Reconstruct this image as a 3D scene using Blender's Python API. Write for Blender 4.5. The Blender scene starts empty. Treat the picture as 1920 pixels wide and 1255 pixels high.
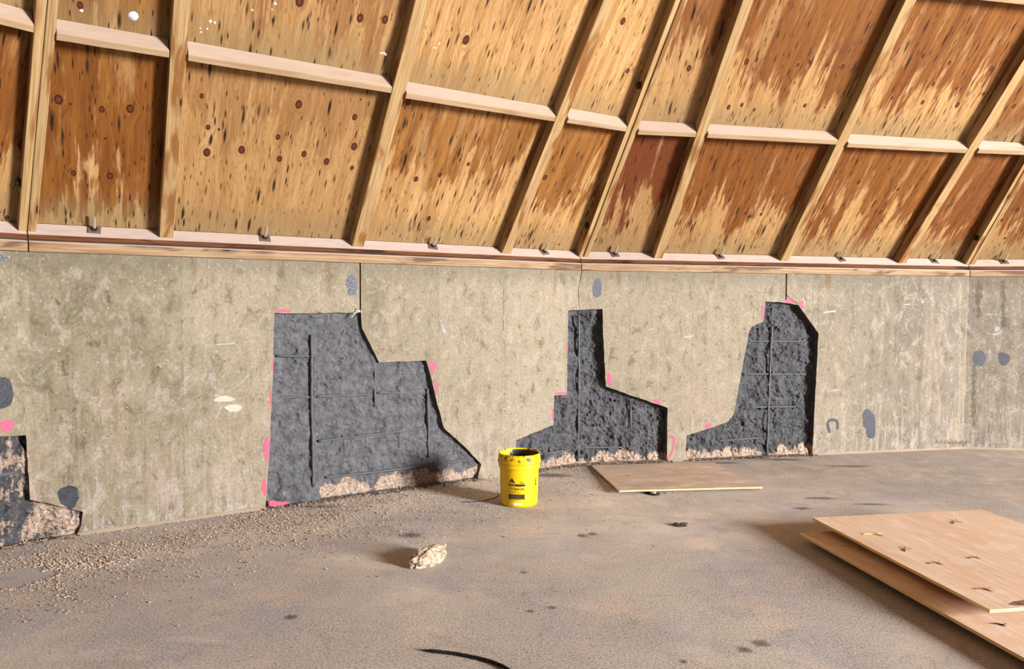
import bpy, bmesh, math, random
from mathutils import Vector, Matrix, noise
from mathutils.geometry import delaunay_2d_cdt
random.seed(7)
S = bpy.context.scene
COL = S.collection
pi = math.pi

# ------------------------------------------------------------------ camera
HC = 1.45
PITCH, ROLL, FPX = 0.046724, -0.006353, 1340.27
cp, sp, cr, sr = math.cos(PITCH), math.sin(PITCH), math.cos(ROLL), math.sin(ROLL)
right0, up0, fwd = Vector((1, 0, 0)), Vector((0, sp, cp)), Vector((0, cp, -sp))
Rv = right0 * cr - up0 * sr
Uv = right0 * sr + up0 * cr
cam = bpy.data.cameras.new('camera')
cam.sensor_width = 36; cam.lens = FPX / 1920 * 36; cam.clip_start = .05; cam.clip_end = 200
co = bpy.data.objects.new('camera', cam); COL.objects.link(co)
M = Matrix((Rv, Uv, -fwd)).transposed().to_4x4(); M.translation = (0, 0, HC)
co.matrix_world = M
S.camera = co

# ------------------------------------------------------------------ light
def lin(c):
    return tuple((x / 255 / 12.92 if x / 255 <= .04045 else ((x / 255 + .055) / 1.055) ** 2.4) for x in c)
W = bpy.data.worlds.new('world'); S.world = W; W.use_nodes = True
bg = W.node_tree.nodes['Background']
bg.inputs[0].default_value = (.84, .92, 1.0, 1); bg.inputs[1].default_value = .095
def area(name, loc, target, sx, sy, energy, color):
    l = bpy.data.lights.new(name, 'AREA'); l.shape = 'RECTANGLE'; l.size = sx; l.size_y = sy
    l.energy = energy; l.color = color
    o = bpy.data.objects.new(name, l); COL.objects.link(o); o.location = loc
    o.rotation_euler = (Vector(target) - Vector(loc)).to_track_quat('-Z', 'Y').to_euler()
    return o
# daylight through the big doorway on the far side of the dome, right and behind the camera
area('doorway_daylight', (15.4, -5.2, 3.8), (0, 5.5, 1.0), 3.0, 4.0, 10600, (1, .98, .95))
S.view_settings.view_transform = 'Standard'
S.view_settings.look = 'None'
S.view_settings.exposure = 0.0
S.view_settings.gamma = 1
S.view_settings.use_curve_mapping = False

# ------------------------------------------------------------------ building frame
TH, TURN, LEN, H = .544607, .336627, 4.0224, 1.7204
A0 = Vector((-2.8385, 4.2065))
SL, RA, RZ = .87517, -.0241, 1.8412         # roof slope, rafter foot inset and height
TT = math.tan(TURN / 2)
def fdir(k):
    t = TH - TURN * k
    return Vector((math.cos(t), math.sin(t)))
def corner(k):
    c = A0.copy()
    for i in range(0, k): c += fdir(i) * LEN
    for i in range(-1, k - 1, -1): c -= fdir(i) * LEN
    return c
CN = {k: corner(k) for k in range(-4, 7)}
def wallp(s, z, q=0.0):
    """unrolled wall coordinate s (m), height z, depth q behind the face -> world"""
    k = max(-4, min(5, math.floor(s / LEN)))
    u = fdir(k); n = Vector((-u.y, u.x))
    p = CN[k] + u * (s - k * LEN)
    if q:
        d = (s / LEN - round(s / LEN)) * LEN; kc = round(s / LEN)
        if abs(d) < .12:
            n1 = fdir(kc - 1); n1 = Vector((-n1.y, n1.x)); n2 = fdir(kc); n2 = Vector((-n2.y, n2.x))
            t = (d / .12 + 1) / 2
            n = (n1 * (1 - t) + n2 * t).normalized()
        p = p + n * q
    return Vector((p.x, p.y, z))
def roofp(k, lat, w, q=0.0):
    """facet k, distance lat along the plate, w up the slope, q outward from the rafters' inner face"""
    u = fdir(k); ni = Vector((u.y, -u.x))
    a = RA + w * math.cos(SL) - q * math.sin(SL)
    z = RZ + w * math.sin(SL) + q * math.cos(SL)
    p = CN[k] + u * lat + ni * a
    return Vector((p.x, p.y, z))
HSH = {1: .033, 2: .015}
def hip(k, side, w, q=0.0):
    """lateral position of the hip line in facet k (side 0 start, 1 end)"""
    a = RA + w * math.cos(SL) - q * math.sin(SL)
    if side == 0: return a * TT + HSH.get(k, 0)
    return LEN - a * TT + HSH.get(k + 1, 0)

# ------------------------------------------------------------------ mesh helpers
class MB:
    def __init__(s): s.v = []; s.f = []; s.uv = []; s.mi = []
    def face(s, pts, uvs=None, mi=0):
        b = len(s.v); s.v += [Vector(p) for p in pts]; s.f.append(tuple(range(b, b + len(pts))))
        s.uv.append(uvs or [(0, 0)] * len(pts)); s.mi.append(mi)
    def hexa(s, P, lu=1, mi=0, skip=(), uo=0.0):
        """P: 8 corners, bottom 0-3 ring, top 4-7 ring; UV: u along the longest direction 0->4"""
        L = (P[4] - P[0]).length; a = (P[1] - P[0]).length; b = (P[3] - P[0]).length
        quads = [((0, 1, 2, 3), [(0, 0), (0, a), (b, a), (b, 0)]),
                 ((4, 7, 6, 5), [(L, 0), (L + b, 0), (L + b, a), (L, a)])]
        off = 0
        for i in range(4):
            j = (i + 1) % 4; wd = a if i % 2 == 0 else b
            quads.append(((i, i + 4, j + 4, j), [(0, off), (L, off), (L, off + wd), (0, off + wd)])); off += wd + .013
        for n, (q, uv) in enumerate(quads):
            if n in skip: continue
            s.face([P[i] for i in q], [(x + uo, y + uo * .7) for x, y in uv], mi)
    def build(s, name, mats, parent=None, smooth=False, merge=True, bevel=0):
        me = bpy.data.meshes.new(name)
        me.from_pydata([tuple(v) for v in s.v], [], s.f)
        ul = me.uv_layers.new(name='UVMap')
        flat = [c for uv in s.uv for p in uv for c in p]
        ul.data.foreach_set('uv', flat)
        me.polygons.foreach_set('material_index', s.mi)
        if merge:
            bm = bmesh.new(); bm.from_mesh(me); bmesh.ops.remove_doubles(bm, verts=bm.verts, dist=1e-5)
            bmesh.ops.recalc_face_normals(bm, faces=bm.faces)
            bm.to_mesh(me); bm.free()
        if smooth: me.polygons.foreach_set('use_smooth', [True] * len(me.polygons))
        for m in (mats if isinstance(mats, (list, tuple)) else [mats]): me.materials.append(m)
        o = bpy.data.objects.new(name, me); COL.objects.link(o)
        if parent: o.parent = parent
        if bevel:
            b = o.modifiers.new('bevel', 'BEVEL'); b.width = bevel; b.segments = 1; b.limit_method = 'ANGLE'
        return o
def link_mesh(name, verts, faces, mat, parent=None, smooth=False):
    me = bpy.data.meshes.new(name); me.from_pydata([tuple(v) for v in verts], [], faces)
    for m in (mat if isinstance(mat, (list, tuple)) else [mat]): me.materials.append(m)
    if smooth: me.polygons.foreach_set('use_smooth', [True] * len(me.polygons))
    o = bpy.data.objects.new(name, me); COL.objects.link(o)
    if parent: o.parent = parent
    return o
def tag(o, label=None, cat=None, group=None, kind=None):
    if label: o['label'] = label
    if cat: o['category'] = cat
    if group: o['group'] = group
    if kind: o['kind'] = kind
    return o
def empty(name, loc=(0, 0, 0), rz=0):
    o = bpy.data.objects.new(name, None); COL.objects.link(o); o.location = loc; o.rotation_euler = (0, 0, rz)
    return o
def tube(path, rad, n=8, jit=0, closed_ends=True, taper=None):
    V, F = [], []
    for i, p in enumerate(path):
        p = Vector(p); a = Vector(path[max(0, i - 1)]); b = Vector(path[min(len(path) - 1, i + 1)])
        t = (b - a).normalized(); x = t.cross(Vector((.3, .2, 1))).normalized(); y = t.cross(x)
        r = rad * (taper[i] if taper else 1)
        for j in range(n):
            g = 2 * pi * j / n; rr = r * (1 + jit * random.uniform(-1, 1))
            V.append(p + (x * math.cos(g) + y * math.sin(g)) * rr)
        if i:
            for j in range(n):
                k = (j + 1) % n; F.append(((i - 1) * n + j, (i - 1) * n + k, i * n + k, i * n + j))
    if closed_ends: F.append(tuple(range(n - 1, -1, -1))); F.append(tuple((len(path) - 1) * n + j for j in range(n)))
    return V, F
def fbm(x, y, z=0, oct=4):
    return noise.fractal(Vector((x, y, z)), 1.0, 2.0, oct)
def sst(a, b, x):
    t = max(0, min(1, (x - a) / (b - a))); return t * t * (3 - 2 * t)

# ------------------------------------------------------------------ node helper
class NT:
    def __init__(s, name, rough=.85, spec=.2):
        s.m = bpy.data.materials.new(name); s.m.use_nodes = True
        s.t = s.m.node_tree; s.b = s.t.nodes['Principled BSDF']
        s.b.inputs['Roughness'].default_value = rough; s.b.inputs['Specular IOR Level'].default_value = spec
    def n(s, ty, **kw):
        x = s.t.nodes.new(ty)
        for k, v in kw.items(): setattr(x, k, v)
        return x
    def l(s, a, b): s.t.links.new(a, b)
    def set(s, inp, v):
        if isinstance(v, bpy.types.NodeSocket): s.l(v, inp)
        elif isinstance(v, (tuple, list)):
            inp.default_value = tuple(v) + ((1,) if len(v) == 3 and inp.type == 'RGBA' else ())
        else: inp.default_value = v
    def math(s, op, a, b=0.0, c=0.0, clamp=False):
        x = s.n('ShaderNodeMath', operation=op, use_clamp=clamp)
        s.set(x.inputs[0], a); s.set(x.inputs[1], b); s.set(x.inputs[2], c); return x.outputs[0]
    def mr(s, v, a, b, c=0.0, d=1.0, smooth=True):
        x = s.n('ShaderNodeMapRange'); x.interpolation_type = 'SMOOTHSTEP' if smooth else 'LINEAR'
        s.set(x.inputs[0], v)
        for i, q in enumerate((a, b, c, d)): s.set(x.inputs[i + 1], q)
        return x.outputs[0]
    def mix(s, f, a, b, mode='MIX'):
        x = s.n('ShaderNodeMix', data_type='RGBA', blend_type=mode)
        s.set(x.inputs[0], f); s.set(x.inputs[6], a); s.set(x.inputs[7], b); return x.outputs[2]
    def uv(s): return s.n('ShaderNodeUVMap').outputs[0]
    def vec(s, x, y, z=0.0):
        c = s.n('ShaderNodeCombineXYZ'); s.set(c.inputs[0], x); s.set(c.inputs[1], y); s.set(c.inputs[2], z); return c.outputs[0]
    def sep(s, v):
        c = s.n('ShaderNodeSeparateXYZ'); s.l(v, c.inputs[0]); return c.outputs
    def sc(s, v, x, y, z=1.0, off=None):
        m = s.n('ShaderNodeVectorMath', operation='MULTIPLY'); s.set(m.inputs[0], v); m.inputs[1].default_value = (x, y, z)
        if off is None: return m.outputs[0]
        a = s.n('ShaderNodeVectorMath', operation='ADD'); s.l(m.outputs[0], a.inputs[0]); s.set(a.inputs[1], off); return a.outputs[0]
    def noise(s, v, scale=1.0, detail=3.0, rough=.55, dist=0.0):
        x = s.n('ShaderNodeTexNoise'); s.l(v, x.inputs['Vector']); x.inputs['Scale'].default_value = scale
        x.inputs['Detail'].default_value = detail; x.inputs['Roughness'].default_value = rough; x.inputs['Distortion'].default_value = dist
        return x.outputs[0]
    def vor(s, v, scale=1.0, rnd=1.0):
        x = s.n('ShaderNodeTexVoronoi'); s.l(v, x.inputs['Vector']); x.inputs['Scale'].default_value = scale
        x.inputs['Randomness'].default_value = rnd; return x
    def bump(s, h, strength=.3, dist=.01):
        b = s.n('ShaderNodeBump'); b.inputs['Strength'].default_value = strength; b.inputs['Distance'].default_value = dist
        s.l(h, b.inputs['Height']); s.l(b.outputs[0], s.b.inputs['Normal'])
    def out(s, col, g=None):
        if g is not None: col = s.mix(1.0, col, (g, g, g) if isinstance(g, (int, float)) else g, 'MULTIPLY')
        s.set(s.b.inputs['Base Color'], col); return s.m
    def attr(s, name, ty='GEOMETRY'):
        a = s.n('ShaderNodeAttribute'); a.attribute_name = name; a.attribute_type = ty; return a
def plain(name, c, rough=.6, spec=.3, metal=0):
    m = NT(name, rough, spec); m.b.inputs['Metallic'].default_value = metal; return m.out(lin(c))

# ---- concrete wall
def mat_concrete():
    t = NT('weathered_concrete', .9, .15); uv = t.uv(); X, Y, _ = t.sep(uv)
    big = t.noise(t.sc(uv, 1.0, .9), 1.1, 4, .6)
    mid = t.noise(t.sc(uv, 5, 3.6, 1, (7, 3, 0)), 1, 8, .72, .8)
    blo = t.noise(t.sc(uv, 11, 7, 1, (17, 13, 0)), 1, 8, .75, .6)
    stk = t.noise(t.sc(uv, 9, .8, 1, (3, 9, 0)), 1, 5, .65)
    stk2 = t.noise(t.sc(uv, 26, 2.6, 1, (31, 9, 0)), 1, 6, .7)
    fine = t.noise(t.sc(uv, 60, 45), 1, 5, .75)
    olive, beige, warm, grey = lin((150, 138, 98)), lin((198, 180, 142)), lin((216, 188, 150)), lin((132, 122, 106))
    left = t.mr(X, -1.0, 2.8, 0.80, -.05)
    rightg = t.mr(X, 5.2, 8.0, 0.0, .95)  # greyer concrete to the right, with light falloff painted into the tone
    f = t.math('ADD', t.mr(big, .35, .68, -.3, .3), left)
    f = t.math('ADD', f, t.mr(mid, .32, .68, -.5, .5), clamp=True)
    c = t.mix(f, beige, olive)
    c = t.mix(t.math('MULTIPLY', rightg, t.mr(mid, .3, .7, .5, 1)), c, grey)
    c = t.mix(t.math('MULTIPLY', t.mr(stk, .5, .68), .6), c, warm)
    c = t.mix(t.math('MULTIPLY', t.mr(t.noise(t.sc(uv, 6, 1.3, 1, (40, 2, 0)), 1, 7, .75), .54, .72), .6), c, lin((112, 102, 74)))
    brd = t.n('ShaderNodeTexWhiteNoise', noise_dimensions='1D'); t.l(t.math('FLOOR', t.math('DIVIDE', t.math('ADD', X, .4), .61)), brd.inputs['W'])
    c = t.mix(.22, c, t.mix(brd.outputs[0], lin((140, 130, 106)), lin((210, 192, 160))))
    fr = t.math('ABSOLUTE', t.math('SUBTRACT', t.math('FRACT', t.math('DIVIDE', t.math('ADD', t.math('ADD', X, .4), t.math('MULTIPLY', mid, .03)), .61)), .02))
    c = t.mix(t.math('MULTIPLY', t.mr(fr, .003, .010, 1, 0), t.mr(blo, .48, .56, 0, .6)), c, lin((96, 82, 60)))
    # lighter scoured blotches, pitted dark blotches
    c = t.mix(t.math('MULTIPLY', t.mr(blo, .54, .60), .55), c, lin((218, 202, 172)))
    c = t.mix(t.math('MULTIPLY', t.mr(blo, .46, .36), .62), c, lin((118, 106, 76)))
    c = t.mix(t.math('MULTIPLY', t.mr(mid, .60, .64), .30), c, lin((224, 210, 186)))
    # pinkish raw streaks towards the foot
    low = t.math('MULTIPLY', t.mr(Y, .85, .1), t.mr(stk2, .50, .60))
    c = t.mix(t.math('MULTIPLY', low, .62), c, lin((222, 196, 170)))
    low2 = t.math('MULTIPLY', t.mr(Y, .5, .0), t.mr(t.noise(t.sc(uv, 14, 9, 1, (5, 25, 0)), 1, 7, .75), .54, .6))
    c = t.mix(t.math('MULTIPLY', low2, .6), c, lin((226, 214, 196)))
    chalk = t.mr(t.noise(t.sc(uv, 5, 4, 1, (70, 1, 0)), 1, 8, .78, 1.5), .615, .66)
    c = t.mix(t.math('MULTIPLY', chalk, .75), c, lin((228, 222, 206)))
    thin = t.noise(t.sc(uv, 3.2, 22, 1, (70, 51, 0)), 1, 7, .7, .5)
    c = t.mix(t.math('MULTIPLY', t.mr(thin, .64, .68), .6), c, lin((224, 212, 190)))
    # rust drips below the plate, darker tone along the top
    rst = t.math('MULTIPLY', t.mr(t.noise(t.vec(t.math('MULTIPLY', X, 5.2), t.math('MULTIPLY', Y, .7), 5.0), 1, 3, .6), .60, .70), t.mr(Y, 1.38, 1.68))
    c = t.mix(t.math('MULTIPLY', rst, .8), c, lin((164, 112, 46)))
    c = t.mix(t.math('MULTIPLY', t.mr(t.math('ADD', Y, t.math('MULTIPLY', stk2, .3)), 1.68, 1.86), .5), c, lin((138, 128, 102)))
    pit = t.noise(t.sc(uv, 46, 40, 1, (4, 8, 0)), 1, 3, .6)
    c = t.mix(t.mr(pit, .655, .68, 0, .8), c, lin((234, 224, 204)))
    c = t.mix(t.mr(t.noise(t.sc(uv, 30, 24, 1, (44, 8, 0)), 1, 4, .65), .65, .70, 0, .8), c, lin((84, 70, 50)))
    c = t.mix(t.mr(fine, .35, .65, 0, .35), c, lin((112, 98, 72)))
    t.bump(t.math('ADD', fine, t.math('MULTIPLY', mid, 2.0)), .5, .005)
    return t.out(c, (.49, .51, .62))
# ---- bonding coat on broken concrete
def mat_coat():
    t = NT('grey_bonding_coat', .62, .35); uv = t.uv()
    n1 = t.noise(t.sc(uv, 14, 14), 1, 5, .7); n2 = t.noise(t.sc(uv, 55, 55), 1, 4, .7)
    a = t.attr('bare').outputs['Fac']
    drip = t.noise(t.sc(uv, 42, 6), 1, 3, .6)
    a = t.math('ADD', a, t.math('MULTIPLY', t.math('SUBTRACT', drip, .5), .9))
    f = t.mr(t.math('ADD', a, t.math('ADD', t.math('MULTIPLY', t.math('SUBTRACT', n2, .5), 1.0), t.math('MULTIPLY', t.math('SUBTRACT', n1, .5), .9))), .47, .53)
    c = t.mix(t.mr(n1, .3, .7), lin((70, 70, 74)), lin((100, 100, 105)))
    c = t.mix(t.mr(n2, .60, .72, 0, .5), c, lin((132, 130, 131)))
    oc = t.n('ShaderNodeObjectInfo').outputs['Color']; c = t.mix(1.0, c, oc, 'MULTIPLY')
    bare = t.mix(t.mr(n2, .35, .65), lin((188, 170, 154)), lin((128, 104, 90)))
    c = t.mix(f, c, bare)
    t.set(t.b.inputs['Roughness'], t.mr(f, 0, 1, .6, .95))
    wr = t.noise(t.sc(uv, 30, 34), 1, 6, .72, 1.6)
    rid = t.math('ABSOLUTE', t.math('SUBTRACT', wr, .5))
    c = t.mix(t.math('MULTIPLY', t.mr(t.noise(t.sc(uv, 70, 60, 1, (8, 8, 0)), 1, 3, .6), .66, .70), .7), c, lin((176, 172, 170)))
    t.bump(t.math('ADD', t.math('ADD', t.math('MULTIPLY', n1, 1.5), t.math('MULTIPLY', rid, 1.5)), n2), .8, .009)
    return t.out(c)
# ---- wood
def mat_ply():
    t = NT('stained_roof_plywood', .75, .2); uv = t.uv()
    oi = t.n('ShaderNodeObjectInfo'); oc = t.sep(oi.outputs['Color']); R, G, B = oc; A = oi.outputs['Alpha']
    U, V, _ = t.sep(uv)
    off = t.vec(t.math('MULTIPLY', A, 57.0), t.math('MULTIPLY', A, 31.0), t.math('MULTIPLY', A, 11.0))
    kn = t.attr('knot').outputs['Vector']; kx, ky, kr = t.sep(kn)
    kd = t.math('SQRT', t.math('ADD', t.math('POWER', kx, 2.0), t.math('POWER', t.math('MULTIPLY', ky, .72), 2.0)))
    kd = t.math('DIVIDE', kd, kr)                       # 1 = knot edge
    near = t.mr(kd, 1.0, 4.5, 1, 0)
    # grain, bending round the knots
    warp = t.math('MULTIPLY', t.math('MULTIPLY', near, kx), 1.2)
    Ug = t.math('SUBTRACT', U, warp)
    gv = t.vec(t.math('MULTIPLY', Ug, 30.0), t.math('MULTIPLY', V, 1.6), 0.0)
    ga = t.n('ShaderNodeVectorMath', operation='ADD'); t.l(gv, ga.inputs[0]); t.l(off, ga.inputs[1])
    grain = t.noise(ga.outputs[0], 1, 4, .65, .5)
    wob = t.noise(t.sc(uv, 7, 3.5, 1, off), 1, 3, .6)
    lines = t.math('SINE', t.math('ADD', t.math('MULTIPLY', Ug, 240.0), t.math('MULTIPLY', wob, 46.0)))
    big = t.noise(t.sc(uv, 4.5, 1.4, 1, off), 1, 4, .6)
    stk = t.noise(t.sc(uv, 26, 1.5, 1, off), 1, 4, .65)
    stk2 = t.noise(t.sc(uv, 75, 4.5, 1, off), 1, 3, .6)
    pale = t.mix(t.mr(grain, .3, .7), lin((192, 144, 84)), lin((236, 192, 128)))
    pale = t.mix(t.math('MULTIPLY', B, .7), pale, lin((176, 136, 86)))
    stain = t.mix(t.mr(grain, .25, .75), lin((114, 66, 18)), lin((184, 122, 46)))
    stain = t.mix(B, stain, lin((120, 60, 26)))
    lv = t.math('SUBTRACT', V, G)
    m = t.math('ADD', lv, t.math('MULTIPLY', t.math('SUBTRACT', big, .5), 2.2))
    m = t.math('ADD', m, t.math('MULTIPLY', t.math('SUBTRACT', stk, .5), 1.5))
    m = t.math('ADD', m, t.math('MULTIPLY', t.math('SUBTRACT', stk2, .5), .55))
    mask = t.math('MULTIPLY', t.mr(m, -.07, .13), R)
    c = t.mix(mask, pale, stain)
    # halo of stain just inside the drip edge
    c = t.mix(t.math('MULTIPLY', t.math('MULTIPLY', t.mr(m, -.07, .02), t.mr(m, .02, .22, 1, 0)), t.math('MULTIPLY', R, .45)), c, lin((128, 58, 16)))
    c = t.mix(t.math('MULTIPLY', t.mr(lines, .1, 1.0), .26), c, lin((150, 86, 32)))
    c = t.mix(t.math('MULTIPLY', t.mr(stk2, .54, .75), .35), c, lin((108, 64, 28)))
    smr = t.noise(t.sc(uv, 9, 1.1, 1, off), 1, 6, .7)
    c = t.mix(t.math('MULTIPLY', t.mr(smr, .55, .70), .55), c, lin((120, 74, 34)))
    c = t.mix(t.math('MULTIPLY', t.mr(smr, .46, .34), .40), c, lin((226, 184, 126)))
    # grey weathering along the foot of every sheet
    foot = t.math('MULTIPLY', t.mr(t.math('ADD', V, t.math('MULTIPLY', stk, .35)), .22, .5, 1, 0), .6)
    c = t.mix(foot, c, lin((156, 134, 94)))
    # mould flecks drawn out down the slope
    for (sx, sy, thr, o) in ((38, 6.5, .50, (3, 1, 0)), (24, 4.0, .66, (9, 5, 0)), (64, 12, .7, (19, 15, 0))):
        add = t.n('ShaderNodeVectorMath', operation='ADD'); t.l(off, add.inputs[0]); add.inputs[1].default_value = o
        v = t.vor(t.sc(uv, sx, sy, 0, add.outputs[0])); cc = t.sep(v.outputs['Color'])
        fl = t.math('MULTIPLY', t.mr(t.math('ADD', v.outputs['Distance'], t.math('MULTIPLY', t.math('SUBTRACT', grain, .5), .35)), .08, .30, 1, 0), t.math('GREATER_THAN', cc[0], thr))
        fl = t.math('MULTIPLY', fl, t.mr(big, .30, .5, .4, 1))
        c = t.mix(fl, c, lin((44, 28, 16)))
    # knots
    ring = t.math('SINE', t.math('MULTIPLY', kd, 7.5))
    c = t.mix(t.math('MULTIPLY', t.math('MULTIPLY', t.mr(ring, .2, 1), t.mr(kd, 1.0, 2.8, .7, 0)), .8), c, lin((140, 84, 34)))
    c = t.mix(t.mr(kd, .85, 1.1, 1, 0), c, t.mix(t.mr(kd, .35, .85), lin((118, 58, 34)), lin((58, 26, 12))))
    # small pin knots
    v = t.vor(t.sc(uv, 5.5, 5.5, 0, off)); cc = t.sep(v.outputs['Color'])
    pk = t.math('MULTIPLY', t.mr(v.outputs['Distance'], .045, .06, 1, 0), t.math('GREATER_THAN', cc[1], .72))
    c = t.mix(pk, c, lin((92, 40, 20)))
    t.bump(t.math('ADD', grain, t.math('MULTIPLY', stk2, .6)), .25, .003)
    return t.out(c, (.54, .53, .55))
def mat_lumber(name, a, b, stain=(150, 92, 42), amt=.5, dust=0.0, knots=.8, dark=(70, 40, 20), gain=(.62, .64, .70)):
    t = NT(name, .75, .2); uv = t.uv(); oi = t.n('ShaderNodeObjectInfo'); rnd = oi.outputs['Random']
    off = t.vec(t.math('MULTIPLY', rnd, 91.0), t.math('MULTIPLY', rnd, 37.0), 0.0)
    g = t.noise(t.sc(uv, 2.2, 70, 1, off), 1, 4, .6, .3); big = t.noise(t.sc(uv, 1.8, 9, 1, off), 1, 3, .55, .4)
    c = t.mix(t.mr(g, .3, .7), lin(a), lin(b))
    c = t.mix(t.math('MULTIPLY', t.mr(big, .52, .62), amt), c, lin(stain))
    v = t.vor(t.sc(uv, 3.4, 14, 0, off)); cc = t.sep(v.outputs['Color'])
    k = t.math('GREATER_THAN', cc[0], knots)
    c = t.mix(t.math('MULTIPLY', t.mr(v.outputs['Distance'], .10, .42, .7, 0), k), c, lin(stain))
    c = t.mix(t.math('MULTIPLY', t.mr(v.outputs['Distance'], .09, .13, 1, 0), k), c, lin(dark))
    if dust:
        gz = t.sep(t.n('ShaderNodeNewGeometry').outputs['Normal'])[2]
        dn = t.noise(t.sc(uv, 9, 30, 1, off), 1, 4, .6)
        c = t.mix(t.math('MULTIPLY', t.mr(gz, .35, .6), t.mr(dn, .2, .6, dust * .8, dust)), c, lin((232, 208, 190)))
    t.bump(g, .25, .002)
    return t.out(c, gain)
def mat_sheet():
    t = NT('bare_plywood', .8, .15); uv = t.uv(); oi = t.n('ShaderNodeObjectInfo'); rnd = oi.outputs['Random']
    off = t.vec(t.math('MULTIPLY', rnd, 91.0), t.math('MULTIPLY', rnd, 37.0), 0.0)
    g = t.noise(t.sc(uv, 2.0, 45, 1, off), 1, 4, .6, .4); big = t.noise(t.sc(uv, 1.6, 5, 1, off), 1, 4, .6, .5)
    c = t.mix(t.mr(g, .25, .75), lin((208, 168, 128)), lin((222, 186, 146)))
    c = t.mix(t.mr(big, .45, .7, 0, .6), c, t.mix(.5, lin((186, 138, 98)), oi.outputs['Color']))
    v = t.vor(t.sc(uv, 2.2, 5, 0, off)); cc = t.sep(v.outputs['Color'])
    c = t.mix(t.math('MULTIPLY', t.mr(v.outputs['Distance'], .02, .10, 1, 0), t.math('GREATER_THAN', cc[0], .6)), c, lin((140, 96, 66)))
    c = t.mix(t.math('MULTIPLY', t.mr(t.noise(t.sc(uv, 3, 60, 1, off), 1, 3, .6), .62, .7), .4), c, lin((150, 106, 74)))
    c = t.mix(oi.outputs['Alpha'], lin((158, 138, 116)), c)
    dst = t.noise(t.sc(uv, 5, 9, 1, off), 1, 6, .7)
    c = t.mix(t.mr(dst, .48, .68, 0, .4), c, lin((232, 208, 182)))
    t.bump(g, .2, .002)
    return t.out(c, (.97, 1.08, 1.36))
def mat_floor():
    t = NT('dusty_slab', .95, .1); geo = t.n('ShaderNodeNewGeometry').outputs['Position']
    P = t.sc(geo, 1, 1, 0); X, Y, _ = t.sep(geo)
    big = t.noise(P, .9, 6, .65, .5); mid = t.noise(P, 4.5, 8, .72, .7); fine = t.noise(P, 95, 5, .78); f2 = t.noise(P, 270, 3, .75)
    arc = t.noise(t.sc(P, 1.2, 5, 1, (3, 3, 0)), 1, 7, .7, .8)
    c = t.mix(t.mr(big, .35, .65), lin((178, 160, 140)), lin((158, 142, 128)))
    c = t.mix(t.mr(t.noise(t.sc(P, 1, 1, 1, (9, 3, 0)), 1.7, 6, .7, .6), .48, .66, 0, .65), c, lin((142, 132, 132)))
    c = t.mix(t.mr(t.noise(t.sc(P, 1, 1, 1, (29, 13, 0)), 2.6, 6, .7, .3), .52, .68, 0, .5), c, lin((196, 160, 134)))
    c = t.mix(t.mr(mid, .52, .72, 0, .55), c, lin((124, 108, 92)))
    c = t.mix(t.mr(arc, .54, .70, 0, .5), c, lin((130, 116, 104)))
    c = t.mix(t.mr(arc, .44, .32, 0, .35), c, lin((200, 182, 160)))
    c = t.mix(t.math('MULTIPLY', t.mr(t.math('ADD', Y, t.math('MULTIPLY', X, .35)), 5.0, 7.2, 0, .8), t.mr(mid, .3, .6, .5, 1)), c, lin((124, 108, 92)))
    v = t.vor(P, 22); cc = t.sep(v.outputs['Color'])
    sc = t.math('MULTIPLY', t.mr(t.math('ADD', v.outputs['Distance'], t.math('MULTIPLY', fine, .3)), .16, .34, 1, 0), t.math('GREATER_THAN', cc[0], .80))
    c = t.mix(t.math('MULTIPLY', sc, .6), c, lin((92, 66, 48)))
    rough_area = t.mr(t.math('ADD', t.noise(t.sc(P, 1, 1, 1, (5, 5, 0)), 1.1, 3, .6), t.math('MULTIPLY', Y, -.07)), .02, .32, .30, 1.0)
    c = t.mix(t.math('MULTIPLY', t.mr(fine, .45, .62), t.math('MULTIPLY', rough_area, .5)), c, lin((206, 188, 172)))
    c = t.mix(t.math('MULTIPLY', t.mr(fine, .50, .36), t.math('MULTIPLY', rough_area, .7)), c, lin((96, 80, 68)))
    c = t.mix(t.mr(f2, .55, .75, 0, .4), c, lin((100, 84, 72)))
    h = t.math('ADD', t.math('MULTIPLY', fine, 1.0), t.math('MULTIPLY', f2, .55))
    t.bump(t.math('MULTIPLY', h, rough_area), .9, .016)
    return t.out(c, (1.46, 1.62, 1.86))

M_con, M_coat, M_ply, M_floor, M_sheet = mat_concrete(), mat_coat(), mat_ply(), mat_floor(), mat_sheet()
M_raft = mat_lumber('rafter_lumber', (178, 136, 84), (216, 180, 128), (150, 92, 40), .85, 0, .70, gain=(.56, .58, .62))
M_block = mat_lumber('blocking_lumber', (196, 160, 118), (214, 180, 138), (176, 130, 80), .35, .72, .84, gain=(.50, .51, .56))
M_top = mat_lumber('top_plate_lumber', (96, 56, 34), (140, 90, 56), (62, 32, 18), .9, .85, .6, (44, 24, 16))
M_plate = mat_lumber('plate_lumber', (150, 114, 78), (190, 158, 120), (96, 62, 40), .8, .92, .45, (40, 24, 16))
M_steel = plain('rusty_steel', (132, 116, 106), .5, .5, .6)
M_bolt = plain('dark_bolt', (44, 34, 28), .6, .4, .4)
M_rod = plain('galvanised_rod', (190, 182, 172), .4, .5, .7)
M_gap = plain('raw_groove', (120, 104, 82), .95, .1)

# ------------------------------------------------------------------ floor
mb = MB(); mb.face([(-16, -14, 0), (24, -14, 0), (24, 13, 0), (-16, 13, 0)], [(0, 0), (1, 0), (1, 1), (0, 1)])
tag(mb.build('floor', M_floor), kind='structure')

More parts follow.
